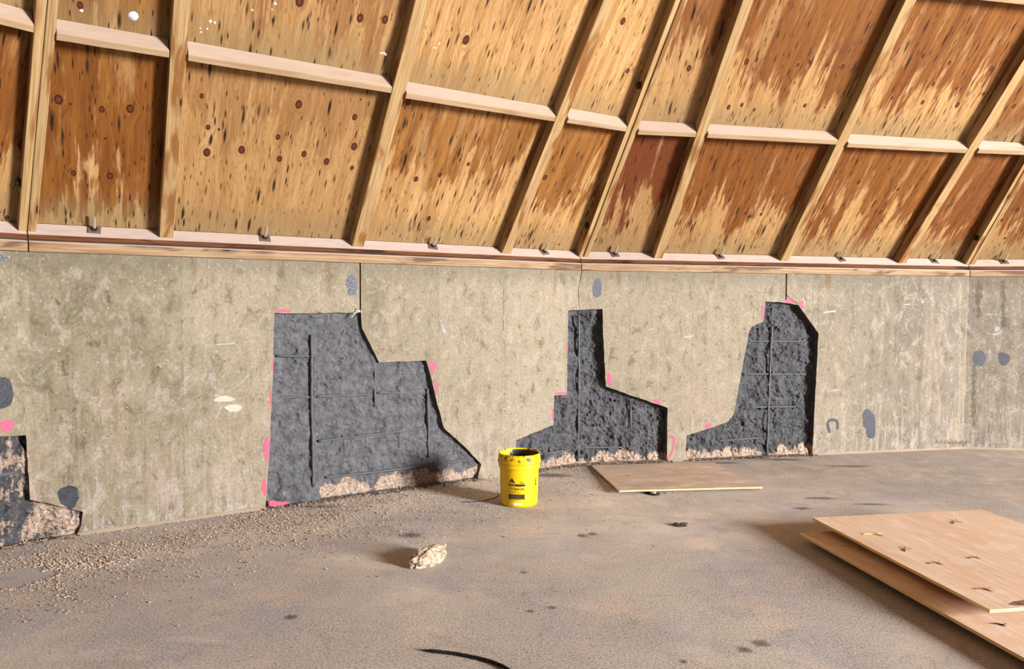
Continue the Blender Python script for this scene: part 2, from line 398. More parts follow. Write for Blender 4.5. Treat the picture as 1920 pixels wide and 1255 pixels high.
# ------------------------------------------------------------------ concrete wall with its cut-out repairs
HOLES = {
 'P1': [(1.401,1.358),(1.567,1.354),(1.794,1.357),(2.021,1.36),(2.029,1.242),(2.09,1.127),(2.16,.985),(2.542,.985),(2.574,.886),(2.634,.656),(2.697,.445),(2.865,.292),(3.034,.117),(3.017,.062),(3.0,.004),(2.547,.004),(2.111,.004),(1.709,.004),(1.329,.004),(1.338,.09),(1.35,.275),(1.362,.438),(1.376,.72),(1.39,.952),(1.394,1.163)],
 'P2': [(3.889,1.371),(4.019,1.376),(4.223,1.386),(4.24,1.052),(4.265,.695),(4.538,.598),(4.857,.489),(4.859,.22),(4.86,.004),(4.395,.004),(4.055,.004),(3.761,.004),(3.348,.004),(3.363,.188),(3.367,.283),(3.537,.33),(3.743,.38),(3.744,.507),(3.75,.636),(3.885,.637),(3.885,1.011)],
 'P3': [(5.817,1.459),(5.98,1.455),(6.156,1.432),(6.38,1.164),(6.373,.885),(6.363,.631),(6.356,.273),(6.349,.004),(5.88,.004),(5.441,.004),(5.06,.004),(5.044,.091),(5.052,.229),(5.247,.282),(5.458,.341),(5.518,.413),(5.586,.795),(5.656,1.184),(5.684,1.226),(5.797,1.275)],
 'P0': [(-.035,.642),(-.022,.254),(.107,.2),(.246,.14),(.237,.062),(.215,.004),(-.022,.004),(-.126,.004),(-.62,.004),(-.6,.705),(-.163,.654)],
}
GROOVES = {
 'J1': [(2.008,1.7204),(2.008,1.366),(2.022,1.366),(2.022,1.7204)],
 'J2': [(6.020,1.7204),(6.021,1.456),(6.036,1.456),(6.035,1.7204)],
 'J3': [(4.032,1.7204),(4.010,1.64),(3.992,1.55),(3.999,1.46),(4.008,1.382),(4.012,1.382),(4.005,1.46),(3.998,1.55),(4.016,1.64),(4.038,1.7204)],
}
def densify(poly, step, jit, keep_low=True):
    out = []
    for i, (a, b) in enumerate(zip(poly, poly[1:] + poly[:1])):
        L = math.hypot(b[0] - a[0], b[1] - a[1]); n = max(1, int(L / step))
        for j in range(n):
            t = j / n; x = a[0] + (b[0] - a[0]) * t; y = a[1] + (b[1] - a[1]) * t
            if 0 < j and y > .01: x += random.uniform(-jit, jit); y += random.uniform(-jit, jit)
            out.append((x, y))
    return out
def inside(p, poly):
    x, y = p; r = False; j = len(poly) - 1
    for i in range(len(poly)):
        xi, yi = poly[i]; xj, yj = poly[j]
        if (yi > y) != (yj > y) and x < (xj - xi) * (y - yi) / (yj - yi) + xi: r = not r
        j = i
    return r
def edist(p, poly):
    best = 9
    for a, b in zip(poly, poly[1:] + poly[:1]):
        dx, dy = b[0] - a[0], b[1] - a[1]; l2 = dx * dx + dy * dy or 1e-9
        t = max(0, min(1, ((p[0] - a[0]) * dx + (p[1] - a[1]) * dy) / l2))
        best = min(best, math.hypot(p[0] - a[0] - dx * t, p[1] - a[1] - dy * t))
    return best
HD = {k: densify(v, .035, .0025) for k, v in HOLES.items()}
GD = dict(GROOVES)
S0, S1 = -2 * LEN, 4 * LEN
def wall_mesh():
    pts, edges = [], []
    def loop(poly):
        b = len(pts); pts.extend(poly); n = len(poly); edges.extend([(b + i, b + (i + 1) % n) for i in range(n)])
    NB = 240; loop([(S0 + (S1 - S0) * i / NB, 0) for i in range(NB + 1)] + [(S1 - (S1 - S0) * i / NB, H) for i in range(NB + 1)])
    for k in range(-1, 4):
        # split corner lines where a repair crosses them: only up to the groove / repair edges
        z0 = 0.0
        if k == 0: z0 = .66
        if k == 1: z0 = None
        if z0 is not None:
            b = len(pts); pts.extend([(k * LEN, z0), (k * LEN, H)]); edges.append((b, b + 1))
    polys = list(HD.values()) + list(GD.values())
    for p in polys: loop(p)
    r = delaunay_2d_cdt([Vector(p) for p in pts] + [Vector((S0 + i * .134 + random.uniform(-.01, .01), j * .14 + .05)) for i in range(1, int((S1 - S0) / .134)) for j in range(12)], edges, [], 0, 1e-5)
    V, _, F = r[0], r[1], r[2]
    mbw = MB()
    V3 = [wallp(v.x, v.y) for v in V]
    faces = []
    for f in F:
        c = (sum(V[i].x for i in f) / 3, sum(V[i].y for i in f) / 3)
        if any(inside(c, p) for p in polys): continue
        faces.append(f)
    me_v, me_f, uvs = list(V3), [], []
    for f in faces:
        me_f.append(tuple(f)); uvs += [(V[i].x, V[i].y) for i in f]
    # top and back of the wall
    for k in range(-2, 4):
        a, b = k * LEN + .001, (k + 1) * LEN - .001; base = len(me_v)
        me_v += [wallp(a, H), wallp(b, H), wallp(b, H, .25), wallp(a, H, .25), wallp(a, 0, .25), wallp(b, 0, .25)]
        me_f += [(base, base + 1, base + 2, base + 3), (base + 3, base + 2, base + 5, base + 4)]
        uvs += [(a, 0), (b, 0), (b, .25), (a, .25)] * 2
    me = bpy.data.meshes.new('wall_back'); me.from_pydata([tuple(v) for v in me_v], [], me_f)
    ul = me.uv_layers.new(name='UVMap'); ul.data.foreach_set('uv', [c for p in uvs for c in p])
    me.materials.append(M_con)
    o = bpy.data.objects.new('wall_back', me); COL.objects.link(o); return o
wall = tag(wall_mesh(), kind='structure')

def patch(poly, depth, name, label, bars, amp=.018, bare_fn=None, seed=0.0, step=.014, dk=1.0):
    n = len(poly)
    pts = [Vector(p) for p in poly]; edges = [(i, (i + 1) % n) for i in range(n)]
    xs = [p[0] for p in poly]; zs = [p[1] for p in poly]
    nx = int((max(xs) - min(xs)) / step); nz = int((max(zs) - min(zs)) / step)
    for i in range(nx):
        for j in range(nz):
            p = (min(xs) + (i + .5) * step + random.uniform(-.3, .3) * step, min(zs) + (j + .5) * step + random.uniform(-.3, .3) * step)
            if inside(p, poly) and edist(p, poly) > step * .55: pts.append(Vector(p))
    V, _, F, OV = (lambda r: (r[0], r[1], r[2], r[3]))(delaunay_2d_cdt(pts, edges, [], 0, 1e-6))
    def qd(x, z):
        e = edist((x, z), poly)
        v = depth + amp * 1.5 * fbm(x * 3.1 + seed, z * 3.1, seed, 3) + amp * fbm(x * 12, z * 12, seed + 3, 4) + amp * .8 * abs(fbm(x * 26, z * 26, seed + 9, 3))
        v += amp * .35 * fbm(x * 45, z * 45, seed + 2, 2)
        v += amp * .9 * (noise.cell(Vector((x * 9 + .35 * fbm(x * 14, z * 14, 1), z * 9 + .35 * fbm(x * 14, z * 14, 2), seed))) - .5) * .6
        v -= .012 * sst(.09, .0, e)
        return max(.018, v)
    verts, faces, uv, bare = [], [], [], []
    Q = []
    for v in V:
        q = qd(v.x, v.y); Q.append(q)
        verts.append(wallp(v.x, max(v.y, .0), q)); bare.append(bare_fn(v.x, v.y) if bare_fn else 0)
    for f in F:
        c = (sum(V[i].x for i in f) / 3, sum(V[i].y for i in f) / 3)
        if inside(c, poly): faces.append(tuple(f)); uv += [(V[i].x, V[i].y) for i in f]
    # reveal: boundary verts are the first n outputs of the triangulation
    b0 = len(verts)
    for i in range(n):
        verts.append(wallp(V[i].x, V[i].y, 0)); bare.append(bare[i] * .6)
    for i in range(n):
        j = (i + 1) % n
        faces.append((b0 + i, b0 + j, j, i))
        a = (V[i].x, V[i].y); b = (V[j].x, V[j].y)
        uv += [a, b, (b[0] + .05, b[1] + .05), (a[0] + .05, a[1] + .05)]
    me = bpy.data.meshes.new(name); me.from_pydata([tuple(v) for v in verts], [], faces)
    me.uv_layers.new(name='UVMap').data.foreach_set('uv', [c for p in uv for c in p])
    at = me.attributes.new('bare', 'FLOAT', 'POINT'); at.data.foreach_set('value', bare)
    me.materials.append(M_coat)
    o = bpy.data.objects.new(name, me); COL.objects.link(o); o.parent = wall; o['label'] = label; o.color = (dk, dk, dk, 1)
    for path, r, proud in bars:
        pp = []
        for a, b in zip(path, path[1:]):
            m = max(2, int(math.hypot(b[0] - a[0], b[1] - a[1]) / .03))
            pp += [(a[0] + (b[0] - a[0]) * t / m, a[1] + (b[1] - a[1]) * t / m) for t in range(m)]
        pp.append(path[-1])
        P3 = [wallp(x + .003 * fbm(z * 14, x, 2), max(z, .01) + .002 * fbm(x * 14, 3), depth - proud + .008 * fbm(x * 9, z * 9, 5)) for x, z in pp]
        v, f = tube(P3, r, 8, .22)
        link_mesh('rebar', v, f, M_coatbar, o, True)
    return o
M_coatbar = (lambda t: (t.bump(t.noise(t.n('ShaderNodeTexCoord').outputs['Object'], 60, 3), .5, .004), t.out(lin((78, 78, 82))))[1])(NT('coated_bar', .6, .3))
def bare_low(x, z): return .98 * sst(.17, .05, z + .09 * fbm(x * 5, 3, 1)) - .10 - .45 * sst(.03, .0, z)
patch(HD['P1'], .055, 'repair_patch', 'largest stepped grey-coated repair recess with crossing bars in the concrete wall',
      [([(1.668,1.2),(1.669,1.004),(1.664,.7),(1.673,.353),(1.675,.1)], .011, .013), ([(2.143,.975),(2.142,.646)], .011, .012),
       ([(2.574,.76),(2.58,.5),(2.584,.215)], .011, .012), ([(1.42,1.057),(1.65,1.047)], .009, .010), ([(1.70,.754),(2.113,.742)], .009, .008),
       ([(1.362,.765),(1.656,.752)], .008, .003), ([(1.712,.427),(2.113,.436),(2.56,.448)], .009, .006), ([(1.76,.158),(2.112,.15),(2.547,.152),(2.93,.158)], .01, .010), ([(2.164,.75),(2.55,.732)], .008, .004)],
      .013, lambda x, z: bare_low(x, z) if x > 1.72 else .35 * bare_low(x, z - .03) + .1 * (random.random() > .93), 1.3)
patch(HD['P2'], .075, 'repair_patch', 'narrow grey-coated repair recess widening to an L at the floor behind the bucket',
      [([(4.034,1.33),(4.04,.818),(4.042,.02)], .011, .014), ([(4.526,.53),(4.528,.3)], .010, .014), ([(3.48,.119),(4.03,.127)], .009, .008), ([(4.05,.138),(4.56,.126)], .009, .007)],
      .024, lambda x, z: bare_low(x, z + .025), 5.1, dk=.72)
patch(HD['P3'], .075, 'repair_patch', 'tall dark-coated repair recess with slanted shoulder and a low toe at left',
      [([(5.927,1.40),(5.915,.79),(5.903,.01)], .011, .016), ([(5.69,1.087),(6.27,1.084)], .008, .007), ([(5.64,.779),(6.30,.769)], .008, .007), ([(5.62,.465),(6.2,.456)], .008, .007), ([(5.40,.154),(5.82,.168)], .009, .007)],
      .020, lambda x, z: .92 * bare_low(x, z + .035), 9.4, dk=.62)
patch(HD['P0'], .05, 'repair_patch', 'half-coated broken repair recess at the far left wall corner, black and bare concrete',
      [([(-.3,.64),(-.3,.02)], .010, .004), ([(-.5,.42),(-.06,.42)], .009, .004)],
      .022, lambda x, z: .40 + .42 * fbm(x * 7, z * 7, 4, 2) + .22 * sst(-.08, .06, x) + .04, 13.7, .013, .6)
for name, g in GD.items():
    mb = MB(); n = len(g)
    for a, b in zip(g, g[1:] + g[:1]):
        mb.face([wallp(a[0], a[1]), wallp(b[0], b[1]), wallp(b[0], b[1], .014), wallp(a[0], a[1], .014)], [a, b, b, a])
    h = n // 2
    for i in range(h - 1 if n > 4 else 1):
        q = [g[i], g[i + 1], g[n - 2 - i], g[n - 1 - i]]
        mb.face([wallp(x, z, .014) for x, z in q], q)
    mb.build('wall_joint', M_gap, wall)

# paint marks on the wall
def mat_scumble():
    t = NT('scrubbed_coating', .6, .4); uv = t.uv()
    n1 = t.noise(t.sc(uv, 120, 160), 1, 4, .75); n2 = t.noise(t.sc(uv, 22, 22), 1, 3, .6)
    c = t.mix(t.mr(t.math('ADD', n1, t.math('MULTIPLY', n2, .25)), .52, .72), lin((22, 23, 29)), lin((92, 97, 114)))
    oi = t.n('ShaderNodeObjectInfo'); c = t.mix(t.math('MULTIPLY', t.sep(oi.outputs['Color'])[0], t.mr(n1, .45, .62)), c, lin((206, 210, 226)))
    t.bump(n1, .6, .004); return t.out(c, .40)
M_scum = mat_scumble()
def mat_spray(name, c1, c2):
    t = NT(name, .7, .2); uv = t.uv(); e = t.attr('edge').outputs['Fac']
    n = t.noise(t.sc(uv, 90, 90), 1, 4, .7)
    m = t.math('ADD', e, t.math('MULTIPLY', t.math('SUBTRACT', n, .5), .6))
    tr = t.n('ShaderNodeBsdfTransparent'); mx = t.n('ShaderNodeMixShader'); t.l(t.mr(m, .2, .6), mx.inputs[0])
    t.l(tr.outputs[0], mx.inputs[1]); t.l(t.b.outputs[0], mx.inputs[2])
    t.l(mx.outputs[0], t.t.nodes['Material Output'].inputs[0])
    return t.out(t.mix(n, lin(c1), lin(c2)))
M_pink = mat_spray('pink_marking_paint', (214, 62, 96), (222, 98, 120))
M_white = mat_spray('white_scuff', (158, 152, 140), (172, 168, 156))
def smooth_poly(poly, n=3):
    for _ in range(n):
        o = []
        for a, b in zip(poly, poly[1:] + poly[:1]):
            o += [(a[0] * .75 + b[0] * .25, a[1] * .75 + b[1] * .25), (a[0] * .25 + b[0] * .75, a[1] * .25 + b[1] * .75)]
        poly = o
    return poly
def decal(name, poly, mat, label=None, q=-.0015, jit=.004, sm=2, grow=0.0, color=None, edge=True):
    cx = sum(p[0] for p in poly) / len(poly); cz = sum(p[1] for p in poly) / len(poly)
    if grow: poly = [(p[0] + (p[0] - cx) / (math.hypot(p[0] - cx, p[1] - cz) + 1e-6) * grow, p[1] + (p[1] - cz) / (math.hypot(p[0] - cx, p[1] - cz) + 1e-6) * grow) for p in poly]
    poly = smooth_poly(poly, sm)
    poly = [(x + random.uniform(-jit, jit), max(.003, z + random.uniform(-jit, jit))) for x, z in poly]
    n = len(poly); V = [(x, z) for x, z in poly] + [(cx + (x - cx) * .45, cz + (z - cz) * .45) for x, z in poly] + [(cx, cz)]
    F = [(i, (i + 1) % n, n + (i + 1) % n, n + i) for i in range(n)] + [(n + i, n + (i + 1) % n, 2 * n) for i in range(n)]
    me = bpy.data.meshes.new(name); me.from_pydata([tuple(wallp(x, z, q)) for x, z in V], [], F)
    me.uv_layers.new(name='UVMap').data.foreach_set('uv', [c for f in F for i in f for c in V[i]])
    at = me.attributes.new('edge', 'FLOAT', 'POINT'); at.data.foreach_set('value', [0.1] * n + [.9] * n + [1.0])
    me.materials.append(mat); o = bpy.data.objects.new(name, me); COL.objects.link(o); o.parent = wall
    if label: o['label'] = label
    if color: o.color = color
    return o
SW = [([(-.25,1.0),(-.155,1.003),(-.117,.987),(-.09,.904),(-.102,.837),(-.16,.809),(-.25,.82)], 'dark scrubbed coating patch at the left picture edge', 0),
 ([(.123,.296),(.173,.315),(.222,.299),(.229,.235),(.212,.195),(.189,.168),(.143,.198),(.116,.241)], 'round dark scrubbed patch just above the left repair', 0),
 ([(1.91,1.631),(1.986,1.637),(1.997,1.489),(1.941,1.481),(1.909,1.519)], 'silvery scrubbed patch beside the joint over the largest repair', .9),
 ([(4.134,1.632),(4.173,1.656),(4.213,1.642),(4.214,1.515),(4.175,1.478),(4.131,1.501)], 'silvery oblong patch above the narrow repair', .7),
 ([(6.885,.413),(6.944,.432),(6.993,.384),(7.03,.331),(7.036,.148),(6.989,.134),(6.93,.162),(6.927,.23),(6.891,.257)], 'boot-shaped dark scrubbed patch low on the right wall', .1),
 ([(8.109,.963),(8.157,1.001),(8.217,.975),(8.226,.869),(8.178,.826),(8.113,.846)], 'left of two dark round patches at the right wall corner', .2),
 ([(8.326,.95),(8.379,.978),(8.449,.958),(8.451,.884),(8.404,.83),(8.364,.855)], 'right of two dark round patches at the right wall corner', 0),
 ([(-.35,1.70),(-.12,1.71),(-.10,1.66),(-.2,1.63),(-.35,1.62)], 'silvery scrubbed patch under the plate at the left edge', .9)]
for poly, lab, c in SW: decal('coating_patch', poly, M_scum, lab, color=(c, 0, 0, 1), jit=.006, sm=1)
# horseshoe smear
hs = [(6.531,.206),(6.506,.268),(6.502,.315),(6.55,.335),(6.600,.325),(6.612,.291),(6.610,.234)]
hp = [(x - .010, z) for x, z in hs[:3]] + [(6.55, .352)] + [(x + .012, z + .004) for x, z in hs[4:]] + [(x - .014, z) for x, z in reversed(hs[5:])] + [(6.55, .312)] + [(x + .014, z) for x, z in reversed(hs[:2])]
def ribbon(name, path, w, mat, label=None, color=None, q=-.0015):
    V, F, E = [], [], []
    P = [Vector(p) for p in path]
    for _ in range(2):
        o = [P[0]]
        for a, b in zip(P, P[1:]): o += [a * .75 + b * .25, a * .25 + b * .75]
        P = o + [P[-1]]
    for i, p in enumerate(P):
        t = (P[min(i + 1, len(P) - 1)] - P[max(i - 1, 0)]).normalized(); nn = Vector((-t.y, t.x))
        ww = w * random.uniform(.8, 1.15) * (.6 if i in (0, len(P) - 1) else 1)
        for s in (-1, 0, 1): V.append(p + nn * ww * s); E.append(1.0 if s == 0 and 0 < i < len(P) - 1 else .15)
        if i:
            for s in (0, 1): a = (i - 1) * 3 + s; F.append((a, a + 1, a + 4, a + 3))
    me = bpy.data.meshes.new(name); me.from_pydata([tuple(wallp(v.x, max(.004, v.y), q)) for v in V], [], F)
    me.uv_layers.new(name='UVMap').data.foreach_set('uv', [c for f in F for i in f for c in (V[i].x, V[i].y)])
    me.attributes.new('edge', 'FLOAT', 'POINT').data.foreach_set('value', E)
    me.materials.append(mat); o = bpy.data.objects.new(name, me); COL.objects.link(o); o.parent = wall
    if label: o['label'] = label
    if color: o.color = color
    return o
ribbon('coating_patch', hs, .014, M_scum, 'horseshoe-shaped grey smear low on the right wall', (.1, 0, 0, 1))
PK = [[(1.362,.53),(1.331,.5),(1.318,.409),(1.335,.332),(1.356,.31)], [(1.384,.84),(1.362,.802),(1.361,.736),(1.372,.70)], [(1.389,1.05),(1.380,1.016),(1.376,.971),(1.387,.94)],
 [(2.56,.99),(2.574,.984),(2.625,.962),(2.625,.91),(2.588,.88)], [(2.598,.86),(2.63,.82),(2.652,.735),(2.628,.70)],
 [(1.415,1.385),(1.512,1.385),(1.512,1.362),(1.415,1.362)], [(4.272,.82),(4.315,.812),(4.312,.715),(4.272,.70)], [(4.70,.575),(4.77,.56),(4.80,.515),(4.718,.545)],
 [(5.78,1.43),(5.81,1.45),(5.80,1.28),(5.776,1.28)], [(6.159,1.465),(6.225,1.468),(6.21,1.385),(6.18,1.41)], [(5.23,.325),(5.294,.335),(5.294,.302),(5.236,.285)],
 [(-.165,.745),(-.105,.742),(-.092,.703),(-.132,.665),(-.160,.69)], [(5.99,1.475),(6.063,1.485),(6.13,1.472),(6.12,1.446),(6.0,1.46)], [(1.30,.20),(1.335,.21),(1.338,.10),(1.315,.08)],
 [(3.74,.66),(3.88,.662),(3.88,.645),(3.745,.64)], [(3.872,1.08),(3.887,1.09),(3.887,1.0),(3.872,1.0)], [(3.728,.52),(3.744,.52),(3.742,.42),(3.728,.42)]]
for i, p in enumerate(PK): decal('pink_mark', p, M_pink, 'smudge of pink marking paint on the wall beside a cut edge' if i == 0 else None, grow=.010, jit=.003)
ribbon('pink_mark', [(4.869,.225),(4.921,.228),(4.927,.159),(4.908,.071),(4.867,.02)], .014, M_pink, 'pink spray hook at the right foot of the narrow repair')
decal('pink_mark', [(1.334,.07),(1.333,.006),(1.42,.008),(1.51,.006),(1.50,.03),(1.42,.04)], M_pink, 'pink paint splash at the lower left foot of the largest repair', q=-.002)
for p in ([(.978,.776),(1.034,.808),(1.085,.812),(1.186,.766),(1.034,.758)], [(1.04,.75),(1.197,.747),(1.189,.696),(1.134,.686),(1.083,.693)]):
    decal('white_scuff', p, M_white, 'white plaster scuff on the left wall', grow=.004)
for p, w in (([(1.02,1.15),(1.15,1.153)], .004), ([(4.66,1.2),(4.72,1.21)], .004), ([(5.0,1.13),(5.1,1.145)], .006), ([(6.42,1.36),(6.56,1.375)], .010), ([(7.3,1.44),(7.38,1.445)], .006)):
    ribbon('white_scuff', p, w, M_white)
# pale scour lines, raw pink streaks and dark runs that have a shape of their own
def mat_scour(name, c1, c2, dens):
    t = NT(name, .92, .1); uv = t.uv(); e = t.attr('edge').outputs['Fac']
    n = t.noise(t.sc(uv, 45, 22), 1, 6, .75)
    m = t.math('ADD', t.math('MULTIPLY', e, .55), t.math('MULTIPLY', t.math('SUBTRACT', n, .5), 2.2))
    tr = t.n('ShaderNodeBsdfTransparent'); mx = t.n('ShaderNodeMixShader'); t.l(t.mr(m, .25, .55, 0, dens), mx.inputs[0])
    t.l(tr.outputs[0], mx.inputs[1]); t.l(t.b.outputs[0], mx.inputs[2])
    t.l(mx.outputs[0], t.t.nodes['Material Output'].inputs[0])
    t.bump(n, .5, .004)
    return t.out(t.mix(t.mr(n, .35, .65), lin(c1), lin(c2)))
M_sc1 = mat_scour('pale_scour', (152, 142, 120), (170, 160, 140), .5)
M_sc2 = mat_scour('raw_pink_streak', (148, 130, 112), (164, 146, 128), .6)
M_sc3 = mat_scour('dark_run', (104, 96, 80), (88, 80, 64), .45)
for m, w, p in ((1,.018,[(.586,.928),(.589,.707),(.579,.469),(.586,.159)]),(2,.034,[(.60,.80),(.60,.40),(.62,.14)]),(2,.02,[(.711,.697),(.713,.42),(.73,.278)]),(1,.009,[(.076,.907),(.078,.747),(.089,.643)]),
    (1,.007,[(.305,.861),(.321,.761),(.325,.661),(.282,.632),(.103,.645)]),(1,.009,[(-.04,.884),(.089,.633)]),(2,.012,[(.327,.793),(.383,.723),(.469,.666)]),(2,.028,[(.367,1.45),(.365,1.022)]),
    (2,.03,[(1.223,.3),(1.226,.949)]),(1,.010,[(1.005,1.101),(1.173,1.103)]),(1,.016,[(.98,.39),(1.252,.398)]),(1,.014,[(.995,.317),(1.234,.318)]),(1,.022,[(.235,.406),(.259,.172)]),(1,.016,[(.057,1.699),(.06,1.574)]),
    (2,.05,[(.01,.60),(.05,.27)]),(1,.014,[(.851,.51),(.831,.266)]),(1,.010,[(1.004,.208),(.991,.02)]),(2,.05,[(.95,.62),(1.1,.6),(1.25,.66)]),(1,.06,[(.52,1.02),(.60,1.04)]),(1,.07,[(.3,1.33),(.52,1.36)]),(3,.03,[(.28,1.18),(.36,1.17)]),
    (3,.02,[(.40,1.50),(.405,1.42)]),(3,.014,[(.13,1.45),(.15,1.40)]),(3,.03,[(.16,1.08),(.17,.98)]),(2,.03,[(.42,.55),(.44,.36)]),
    (1,.030,[(7.938,1.715),(7.97,.9),(7.994,.062)]),(2,.020,[(8.034,1.716),(8.03,1.079),(8.01,.491),(8.03,.06)]),(2,.035,[(7.698,.78),(7.737,.551),(7.752,.25)]),(2,.014,[(7.78,1.02),(7.838,1.133)]),(2,.022,[(8.233,.656),(8.263,.067)]),
    (2,.035,[(8.306,.551),(8.353,.059)]),(1,.07,[(8.22,.72),(8.36,.70)]),(3,.06,[(8.13,1.7),(8.15,1.3)]),(3,.05,[(8.36,1.7),(8.38,1.2)]),(3,.05,[(8.12,.85),(8.13,.2)]),(3,.04,[(7.7,.08),(8.1,.05)]),(1,.02,[(6.51,.679),(6.482,.269)]),
    (2,.016,[(4.674,1.672),(4.70,1.2),(4.729,.807)]),(1,.012,[(5.048,.998),(5.473,.97)]),(2,.03,[(5.321,.7),(5.354,.40)]),(3,.008,[(6.741,1.597),(6.76,1.1)]),(3,.008,[(3.238,1.60),(3.235,1.2)]),(1,.010,[(3.23,1.1),(3.23,.589)]),
    (2,.03,[(2.969,.781),(2.986,.402)]),(2,.03,[(2.775,1.635),(2.805,1.33)]),(3,.006,[(7.224,1.24),(7.226,.875)]),(3,.006,[(6.372,1.6),(6.372,1.2)]),(1,.08,[(3.1,.5),(3.3,.45)]),(1,.06,[(5.1,1.12),(5.2,1.0)]),(2,.03,[(5.20,1.3),(5.22,1.2)]),
    (1,.05,[(6.7,.25),(7.4,.22)]),(2,.03,[(7.2,.5),(7.5,.35)]),(1,.03,[(7.35,.85),(7.36,.75)])):
    ribbon('scour_mark', p, w, (M_sc1, M_sc2, M_sc3)[m - 1], q=-.0008)
ribbon('scour_mark', [(5.62, 1.548), (5.8, 1.546), (6.015, 1.545)], .003, M_sc3, q=-.0008)
for p, rr in (([(6.030, 1.53), (6.09, 1.485), (6.15, 1.442)], .0022), ([(1.96, 1.352), (1.985, 1.366), (2.012, 1.372)], .006), ([(1.945, 1.325), (1.965, 1.35), (1.978, 1.362)], .005), ([(1.975, 1.372), (1.99, 1.384)], .005), ([(1.93, 1.372), (1.965, 1.374)], .004)):
    v, f = tube([wallp(a, b, -.006 - .01 * (i % 2)) for i, (a, b) in enumerate(p)], rr, 5, .3)
    link_mesh('frayed_strip', v, f, plain('frayed_fibre', (176, 164, 152) if rr > .003 else (150, 110, 76), .9, .1), wall)
# mortar fillet along the foot of the wall, between the repairs
mb = MB()
for a, b in ((S0, -.62), (.215, 1.329), (3.0, 3.348), (4.86, 5.06), (6.349, S1)):
    n = int((b - a) / .04); prev = None
    for i in range(n + 1):
        s = a + (b - a) * i / n; h = .018 + .010 * fbm(s * 7, 1); d = .022 + .012 * fbm(s * 5, 7)
        cur = [(wallp(s, max(h, .006), -.0005), (s, .0)), (wallp(s, max(h * .6, .004), -d * .6), (s, .03)), (wallp(s, .0005, -max(d, .008)), (s, .06))]
        if prev:
            for j in (0, 1): mb.face([prev[j][0], cur[j][0], cur[j + 1][0], prev[j + 1][0]], [prev[j][1], cur[j][1], cur[j + 1][1], prev[j + 1][1]])
        prev = cur
tag(mb.build('trim_2', plain('mortar', (150, 134, 118), .95, .1), smooth=True), kind='structure')

# ------------------------------------------------------------------ roof
roof = MB()
WT = 5.4
for k in range(-2, 4):
    q = .105
    P = [roofp(k, hip(k, 0, w, q), w, q) for w in (-.1, WT)] + [roofp(k, hip(k, 1, w, q), w, q) for w in (WT, -.1)]
    roof.face(P, [(0, 0)] * 4)
    q2 = .16; P2 = [roofp(k, hip(k, 0, w, q2), w, q2) for w in (-.1, WT)] + [roofp(k, hip(k, 1, w, q2), w, q2) for w in (WT, -.1)]
    roof.face(P2, [(0, 0)] * 4)
ceiling = tag(roof.build('ceiling', plain('roof_underlay', (60, 46, 34), .9, .1)), kind='structure')
# offsets of the rafters from the hip lines, along the plate
RT = (.748, 2.011, 3.274)
RADJ = {(0, 0): (-.012, 0), (0, 1): (-.004, .002), (0, 2): (.001, -.006), (1, 0): (-.019, .011), (1, 1): (-.013, 0), (1, 2): (-.007, 0)}
def rlat(k, i, w):
    a, b = RADJ.get((k, i), (0, 0)); return RT[i] + a + b * min(w, 2.5)
RW, RD = .045, .089
ROWS = [0, 1.207, 2.41, 3.62, 4.83]
BT = .038
# stain per sheet: (strength, stain starts at height, darkness); right-hand sheets also darkened to paint in dimmer light
STN = {(0,0,0):(1,.30,.30),(0,0,1):(.35,.80,.75),(0,0,2):(.85,.62,.10),(0,0,3):(.9,.50,.12),(0,1,0):(.9,.05,.05),(0,1,1):(.5,.35,.75),(0,1,2):(.2,.6,.1),(0,1,3):(.15,.7,.05),
 (1,0,0):(1,.36,.95),(1,0,1):(1,.42,.45),(1,0,2):(1,.30,.38),(1,0,3):(1,.12,.6),(1,1,0):(.9,.78,.55),(1,1,1):(.95,.38,.40),(1,1,2):(1,.36,.35),(1,1,3):(.9,.1,.45),
 (-1,0,3):(1,.35,.35),(-1,1,3):(.5,.3,.6),(2,0,0):(.9,.4,.6),(2,1,0):(.9,.2,.5)}
KN = {0: [(.933,.761),(.94,.592),(1.139,.636),(1.344,.753),(1.375,.601),(1.524,.655),(1.679,.618),(1.841,.751),(1.86,.59),(.882,.955),(1.436,.99),(1.8,.959),(.379,.792),(.518,.817),(.421,.368),(.236,.366),(.175,.817),(.282,1.348),(1.699,1.582),(1.849,1.604),(1.343,1.6),(2.129,1.116),(2.343,.554),(2.516,.609),(2.64,.748),(2.711,.721),(2.539,.229),(2.4,1.589),(3.404,.684),(3.69,.58),(3.502,1.94),(3.723,1.621)],
 1: [(.514,1.691),(.285,1.702),(1.464,.451),(1.516,.424),(1.613,.445),(.949,.966),(.955,1.773),(1.026,1.795),(1.044,1.437),(.939,1.412),(1.163,1.405),(1.381,1.781),(1.464,1.808),(1.625,1.799),(1.76,1.797),(1.583,1.468),(2.417,.808),(2.387,.57),(2.688,.616),(2.801,.512),(2.848,.757),(2.404,1.93),(2.666,1.895),(2.319,1.58),(2.62,1.564),(2.954,1.563),(2.857,1.699),(2.624,1.722),(3.137,1.673),(3.073,1.878),(3.498,1.59)],
 2: [(.273,.583),(.278,.254)]}
KR = {(0, 0): .019, (1, 0): .016}
